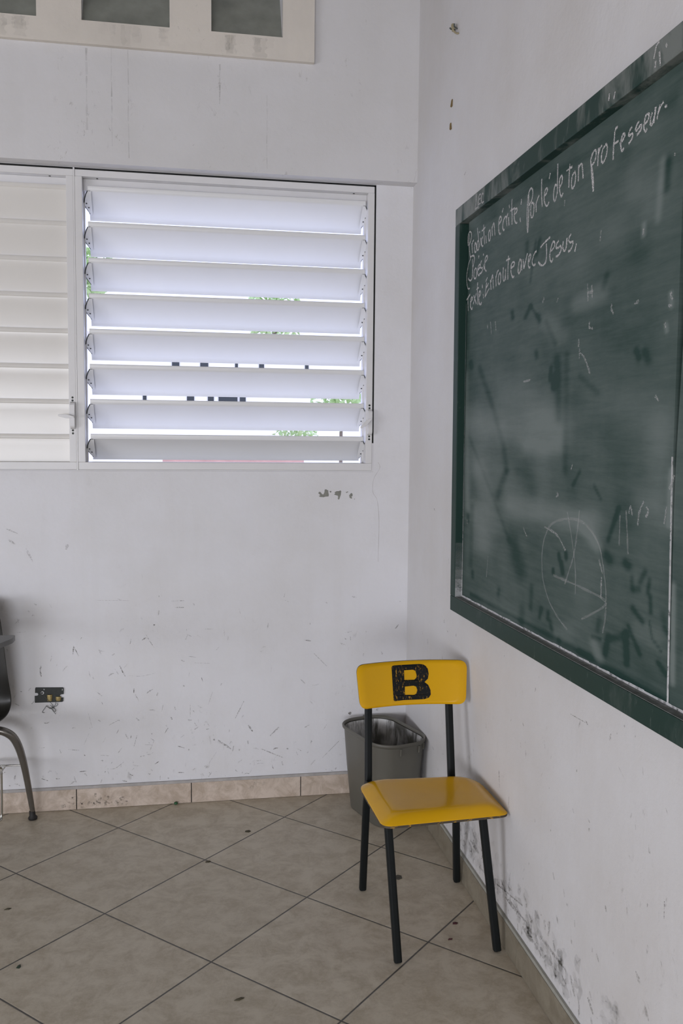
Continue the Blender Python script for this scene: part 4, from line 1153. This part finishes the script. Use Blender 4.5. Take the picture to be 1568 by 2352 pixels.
tl = rounded_poly([(-1.497, -.42), (-1.497, -.475), (-1.60, -.74), (-1.98, -.76), (-2.03, -.60), (-1.99, -.20), (-1.90, -.20), (-1.85, -.40)], [.012, .02, .08, .08, .06, .04, .04, .08], 6)
tb.prism([(x, y, .783) for x, y in tl], (0, 0, .017))
obj('writing_tablet', tb, M['desk'], dc, bevel=.004)


def dleg(sx, y0, y1, k=1.0):
    t = MB()
    path = smooth_path([W(sx * .11 * k, y0, .388), W(sx * .172 * k, y0 + (y1 - y0) * .05, .374), W(sx * .208 * k, y0 + (y1 - y0) * .22, .330), W(sx * .231 * k, y0 + (y1 - y0) * .5, .225), W(sx * .250 * k, y1, .030)], 6)
    n = len(path)
    t.tube(path, [.0145 + .0035 * math.sin(math.pi * i / (n - 1)) - .005 * i / n for i in range(n)], 14, up=(0, 1, 0))
    lg = obj('leg', t, M['steel_paint'], dc, smooth=60)
    f = MB()
    p = path[-1]
    f.tube([(p[0], p[1], .001), (p[0], p[1], .008), (p[0] - sx * .001, p[1], .016), (p[0] - sx * .002, p[1], .034)], [.0165, .018, .012, .0115], 16, up=(0, 1, 0))
    obj('foot_cap', f, M['rubber'], lg, smooth=40)


dleg(1, -.08, 0)
dleg(-1, -.08, 0)
dleg(1, -.34, -.45, .40)
dleg(-1, -.34, -.45, .40)
rk = MB()
rk.tube([W(.231, -.03, .228), W(-.231, -.03, .228)], .0035, 8, up=(0, 0, 1))
rk.tube([W(.16, -.40, .228), W(-.16, -.40, .228)], .0035, 8, up=(0, 0, 1))
for k in range(5):
    x = -.16 + .08 * k
    rk.tube([W(x, -.03, .228), W(x, -.40, .228)], .0028, 8)
obj('book_rack', rk, M['chrome'], dc, smooth=60)
ch = MB()
ch.tube(smooth_path([(-1.613, -.16, .245), (-1.606, -.15, .236), (-1.605, -.15, .215), (-1.606, -.15, .10), (-1.608, -.15, .052), (-1.616, -.16, .036), (-1.70, -.16, .034)], 4), .0045, 10, up=(0, 1, 0))
obj('rack_rod', ch, M['chrome'], dc, smooth=60)
sp_ = MB()
sp_.tube([W(-.17, -.12, .395), W(-.24, -.16, .55), (-1.965, -.30, .783)], .012, 12, up=(0, 1, 0))
sp_.tube([W(-.17, -.12, .395), W(-.02, -.20, .395)], .012, 12)
obj('tablet_support', sp_, M['steel_paint'], dc, smooth=60)
pf = MB()
pf.hexa([W(-.14, -.36, .392), W(.14, -.36, .392), W(.14, -.05, .392), W(-.14, -.05, .392)], [W(-.14, -.36, .402), W(.14, -.36, .402), W(.14, -.05, .402), W(-.14, -.05, .402)])
obj('seat_plate', pf, M['steel_paint'], dc, bevel=.002)

# ------------------------------------------------------------------ open wall box
ob = empty('electrical_box', (-1.448, -.002, .44))
tag(ob, 'uncovered black electrical box with loose wires low on the back wall', 'electrical box')
x0, x1, z0, z1 = -1.5015, -1.3945, .4405, .5005


def arc(cx_, cz_, r, a0, a1, n=8):
    return [(cx_ + r * math.cos(a0 + (a1 - a0) * i / n), cz_ + r * math.sin(a0 + (a1 - a0) * i / n)) for i in range(n + 1)]


pl_ = [(x0 + .003, z1 + .0005), (x0 + .001, z1 - .003), (x0 + .0005, .4795)] + [(x0 + .006, .4795)] + arc(x0 + .0065, .4735, .006, math.pi / 2, -math.pi / 2, 6) + [(x0 - .001, .4675), (x0 - .001, z0 + .001), (x0 + .001, z0)]
pl_ += [(x1 - .004, z0 - .001), (x1 - .001, z0 + .002), (x1, .4565), (x1 - .005, .4565)] + arc(x1 - .006, .4635, .007, -math.pi / 2, -3 * math.pi / 2, 6) + [(x1 + .001, .4705), (x1 + .002, z1 - .006), (x1 - .001, z1 - .003)]
hole = arc(-1.473, .479, .0042, 0, 2 * math.pi, 10)[:-1]
obj('cover_plate', MB().prism([(x, -.0045, z) for x, z in pl_], (0, .004, 0), holes=[[(x, -.0045, z) for x, z in hole]]), M['plate'], ob)
for (tx, tz, h, r) in ((-1.446, .4455, .026, .0105), (-1.413, .4455, .017, .0105)):
    b = MB()
    n = 16
    vs = []
    for zz, rr in ((tz, r * .82), (tz + h * .35, r), (tz + h, r), (tz + h, r * .8), (tz + h * .4, r * .75)):
        vs += [(tx + rr * math.cos(2 * math.pi * i / n), -.0045 + min(.0, -rr * .75 * math.sin(2 * math.pi * i / n)) if math.sin(2 * math.pi * i / n) > 0 else -.0045, zz) for i in range(n)]
    fs = [(j * n + i, j * n + (i + 1) % n, (j + 1) * n + (i + 1) % n, (j + 1) * n + i) for j in range(4) for i in range(n)]
    fs.append(tuple(4 * n + i for i in range(n)))
    b.add(vs, fs)
    obj('terminal', b, M['brass'], ob, smooth=50)
wz = lambda X, Y: (-1.5245 + X * .0001167, .5255 - Y * .0001160)     # zoomed drawing units to metres
wires = [[(520, 520), (640, 660), (740, 770), (775, 870), (700, 960), (560, 840)], [(575, 830), (500, 940), (430, 1060), (498, 1095)],
         [(575, 835), (640, 910), (720, 935), (830, 900), (930, 820), (910, 740)], [(690, 815), (770, 920), (840, 970), (865, 1045), (800, 1010), (770, 900)],
         [(720, 950), (780, 1040), (870, 1140)], [(860, 740), (850, 830), (780, 910), (790, 1000)], [(830, 690), (960, 700)]]
for i, w in enumerate(wires):
    P = [wz(*p) for p in w]
    pts = [(p[0], -.009 - .004 * math.sin(k * 1.3 + i), p[1]) for k, p in enumerate(P)]
    obj('wire', MB().tube([tuple(p) for p in smooth_path(pts, 5)], .0009, 6, up=(0, 1, 0)), M['wire'], ob, smooth=60)
M['bare_metal'] = plain('bare_plate_metal', (.5, .5, .49), .5)
obj('bare_spot', MB().disc((-1.473, -.0046, .479), (0, -1, 0), .0062, .0006, 14), M['bare_metal'], ob)
obj('bare_spot', MB().obox((-1.4665, -.0049, .4925), (.0018, 0, -.0015), (0, .0003, 0), (.0010, 0, .0012)), M['bare_metal'], ob)
obj('bare_spot', MB().obox((-1.3975, -.0049, .489), (.0012, 0, -.0005), (0, .0003, 0), (.0006, 0, .0030)), M['bare_metal'], ob)
obj('knockout', MB().disc((-1.4745, -.0053, .4785), (0, -1, 0), .0036, .0004, 12), M['seal'], ob)

# ------------------------------------------------------------------ small things on the right wall
nail = empty('wall_nail', (0, -.553, 2.884))
tag(nail, 'bent nail tied with a scrap of twine high on the right wall', 'nail')
obj('shank', MB().tube([(-.0002, -.543, 2.886), (-.016, -.545, 2.887), (-.020, -.545, 2.891)], .0028, 8), M['wire'], nail)
obj('pin', MB().tube([(-.0002, -.570, 2.878), (-.012, -.572, 2.884), (-.013, -.573, 2.893)], .0025, 8), M['wire'], nail)
tw = MB()
tw.tube([tuple(p) for p in smooth_path([(-.010, -.544, 2.884), (-.014, -.552, 2.897), (-.012, -.562, 2.894), (-.013, -.565, 2.875), (-.006, -.575, 2.862), (-.003, -.590, 2.855)], 5)], .0032, 8)
tw.tube([tuple(p) for p in smooth_path([(-.010, -.546, 2.881), (-.012, -.555, 2.878), (-.010, -.566, 2.884), (-.012, -.556, 2.888), (-.009, -.547, 2.884)], 5)], .003, 8)
obj('twine', tw, M['twine'], nail, smooth=60)
for (y, z, dy, lab) in ((-.5215, 2.649, -.005, 'splintered wooden plug in the right wall, just below the nail'), (-.5165, 2.574, .003, 'splintered wooden plug in the right wall, lower of the two')):
    pg = MB()
    pg.hexa([(-.0004, y - .007, z - .011), (-.0004, y + .007, z - .011), (-.0004, y + .006 + dy, z + .011), (-.0004, y - .004 + dy, z + .013)],
            [(-.005, y - .005, z - .010), (-.005, y + .005, z - .009), (-.004, y + .003 + dy, z + .008), (-.004, y - .003 + dy, z + .011)])
    tag(obj('wooden_plug', pg, M['wood_plug'], origin=(0, y, z)), lab, 'plug', 'wooden plugs in the right wall')

# ------------------------------------------------------------------ litter on the floor


def flake(name, x, y, pts, mat, label, cat='litter', h=.004, group=None):
    loop = [(x + a, y + b) for a, b in pts]
    c = (x, y, h)
    n = len(loop)
    vs = [(a, b, .0008 + random.uniform(0, .0015)) for a, b in loop] + [c] + [(a, b, .0004) for a, b in loop]
    fs = [(i, (i + 1) % n, n) for i in range(n)] + [(i, (i + 1) % n, n + 1 + (i + 1) % n, n + 1 + i) for i in range(n)] + [tuple(n + 1 + i for i in range(n))]
    return tag(obj(name, MB().add(vs, fs), mat, origin=(x, y, 0)), label, cat, group)


flake('leaf_fragment', -1.387, -1.102, [(-.006, -.006), (.003, -.009), (.006, 0), (.003, .010), (-.003, .007)], plain('dark_green_leaf', (.02, .04, .02), .6), 'dark green leaf scrap on the floor near the left edge', 'leaf')
flake('leaf_fragment', -.690, -.319, [(-.011, -.004), (.004, -.009), (.012, 0), (.006, .009), (-.008, .006)], M['leaf'], 'brown dry leaf scrap on the far floor tile before the back skirting', 'leaf')
flake('leaf_fragment', -.788, -1.351, [(-.014, -.003), (.0, -.004), (.014, .004), (.006, .008), (-.006, .004)], M['leaf'], 'brown dry leaf scrap on the nearest middle floor tile', 'leaf')
flake('leaf_fragment', -.845, -.546, [(-.010, -.004), (.002, -.006), (.010, .002), (.004, .007), (-.008, .005)], M['leaf'], 'brown dry leaf scrap on the tile joint in the middle of the floor', 'leaf')
flake('leaf_fragment', -.150, -1.160, [(-.008, -.003), (.004, -.003), (.008, .003), (-.003, .004)], M['petal'], 'smaller dark red petal on the floor beside the tile joint', 'petal')
flake('leaf_fragment', -.109, -1.075, [(-.009, -.005), (.004, -.007), (.010, .002), (.002, .008), (-.006, .005)], M['petal'], 'larger dark red petal on the floor between the front chair legs', 'petal')
flake('leaf_fragment', -1.475, -.769, [(-.012, -.004), (.004, -.006), (.010, .002), (-.002, .005)], M['leaf'], 'brown leaf scrap on the floor at the far left below the desk chair', 'leaf')
flake('mud_crumb', -.213, -.762, [(-.016, -.010), (-.002, -.016), (.012, -.008), (.014, .010), (.002, .016), (-.012, .010)], plain('dried_mud', (.085, .08, .065), .9, var=.3, scale=150), 'flattened grey mud spot on the floor under the yellow chair', 'mud', h=.0014)
gb = MB()
gb.tube([(-.959, -.017, .0005), (-.959, -.017, .003), (-.959, -.017, .008), (-.959, -.017, .0105)], [.004, .0075, .0075, .003], 14, up=(1, 0, 0))
tag(obj('bead', gb, M['green_bead'], origin=(-.959, -.017, 0), smooth=50), 'tiny green bead on the floor against the back skirting', 'bead')

# ------------------------------------------------------------------ outdoors, glimpsed between the louvers
struct('ground', MB().box(-40, 40, .6, 70, -.6, -.5), plain('pale_yard', (.72, .69, .63), .9, var=.2, scale=1))
random.seed(11)


def bush(name, c, r, n, label, trunk, group=None):
    e = empty(name, (c[0], c[1], -.5))
    tag(e, label, 'tree', group)
    mb = MB()
    for k in range(n):
        d = Vector((random.gauss(0, 1), random.gauss(0, 1), random.gauss(0, 1))).normalized() * r * random.random() ** .4
        p = Vector(c) + Vector((d.x, d.y, d.z * .75))
        s = r * random.uniform(.10, .2)
        ax = Vector((random.gauss(0, 1), random.gauss(0, 1), random.gauss(0, 1))).normalized()
        ay = ax.cross(Vector((.3, .2, 1))).normalized()
        az = ax.cross(ay)
        mb.add([p - ax * s, p - ay * s * .5, p + az * s * .12, p + ax * s, p + ay * s * .5, p - az * s * .12],
               [(0, 1, 2), (1, 3, 2), (3, 4, 2), (4, 0, 2), (1, 0, 5), (3, 1, 5), (4, 3, 5), (0, 4, 5)])
    obj('foliage', mb, M['foliage'], e)
    obj('trunk', MB().tube([(c[0], c[1], -.5), (c[0], c[1], c[2])], [trunk, trunk * .6], 8), M['bark'], e)


M['foliage'] = plain('green_foliage', (.46, .60, .28), .6, var=.3, scale=3)
M['bark'] = plain('bark', (.2, .16, .12), .9)
M['house'] = plain('pale_house_wall', (.90, .86, .78), .8, var=.1, scale=2)
M['house_dark'] = plain('dark_pane', (.03, .035, .035), .3)
M['brick'] = plain('reddish_wall', (.60, .36, .29), .9, var=.3, scale=9)
M['roof'] = plain('pale_roof', (.82, .72, .64), .8, var=.3, scale=5)
bush('shrub', (.95, 7.0, 1.95), .42, 260, 'leafy green shrub glimpsed through the lower louver gap by the handle', .03)
bush('shrub', (.16, 5.0, 1.52), .24, 200, 'small green shrub glimpsed through the lowest louver gaps', .02)
bush('tree', (2.6, 31.0, 6.2), 1.3, 420, 'pale green tree beyond the house, right side of the upper louver gaps', .15)
bush('tree', (-4.4, 31.0, 7.6), 1.4, 420, 'green tree beyond the house, left end of the upper louver gaps', .15)
lw = MB().box(-1.08, .10, 4.0, 4.2, -.5, 1.36)
tag(obj('garden_wall', lw, M['brick'], origin=(-.5, 4.1, -.5)), 'low reddish garden wall seen through the lowest louver gap', 'wall')
hs = empty('house', (0, 24, -.5))
tag(hs, 'pale house with dark windows glimpsed between the louvers', 'house')
hb = MB().box(-7, 6.5, 22, 28, -.5, 4.35)
obj('house_wall', hb, M['house'], hs)
obj('roof', MB().hexa([(-7.4, 21.6, 4.35), (6.9, 21.6, 4.35), (6.9, 28.4, 4.35), (-7.4, 28.4, 4.35)], [(-6.5, 24.5, 4.75), (6.0, 24.5, 4.75), (6.0, 25.5, 4.75), (-6.5, 25.5, 4.75)]), M['house'], hs)
for x, w in ((-1.05, .10), (-.27, .11), (.62, .04), (1.32, .07), (2.6, .05)):
    obj('window_opening', MB().box(x - w, x + w, 21.97, 22.02, 3.25, 3.80), M['house_dark'], hs)
sd = empty('shed', (-.8, 12.4, -.5))
tag(sd, 'low pale shed with small dark windows glimpsed through the lower louver gaps', 'shed')
obj('shed_wall', MB().box(-1.9, .6, 12, 13.4, -.5, 2.60), M['house'], sd)
obj('roof', MB().hexa([(-2.0, 11.9, 2.60), (.7, 11.9, 2.60), (.7, 13.5, 2.60), (-2.0, 13.5, 2.60)], [(-2.0, 11.9, 2.64), (.7, 11.9, 2.64), (.7, 13.5, 2.78), (-2.0, 13.5, 2.78)]), M['roof'], sd)
for x, w in ((-1.52, .03), (-.76, .06), (-.42, .05), (-.13, .16), (.12, .05)):
    obj('window_opening', MB().box(x - w, x + w, 11.98, 12.02, 2.06, 2.30), M['house_dark'], sd)
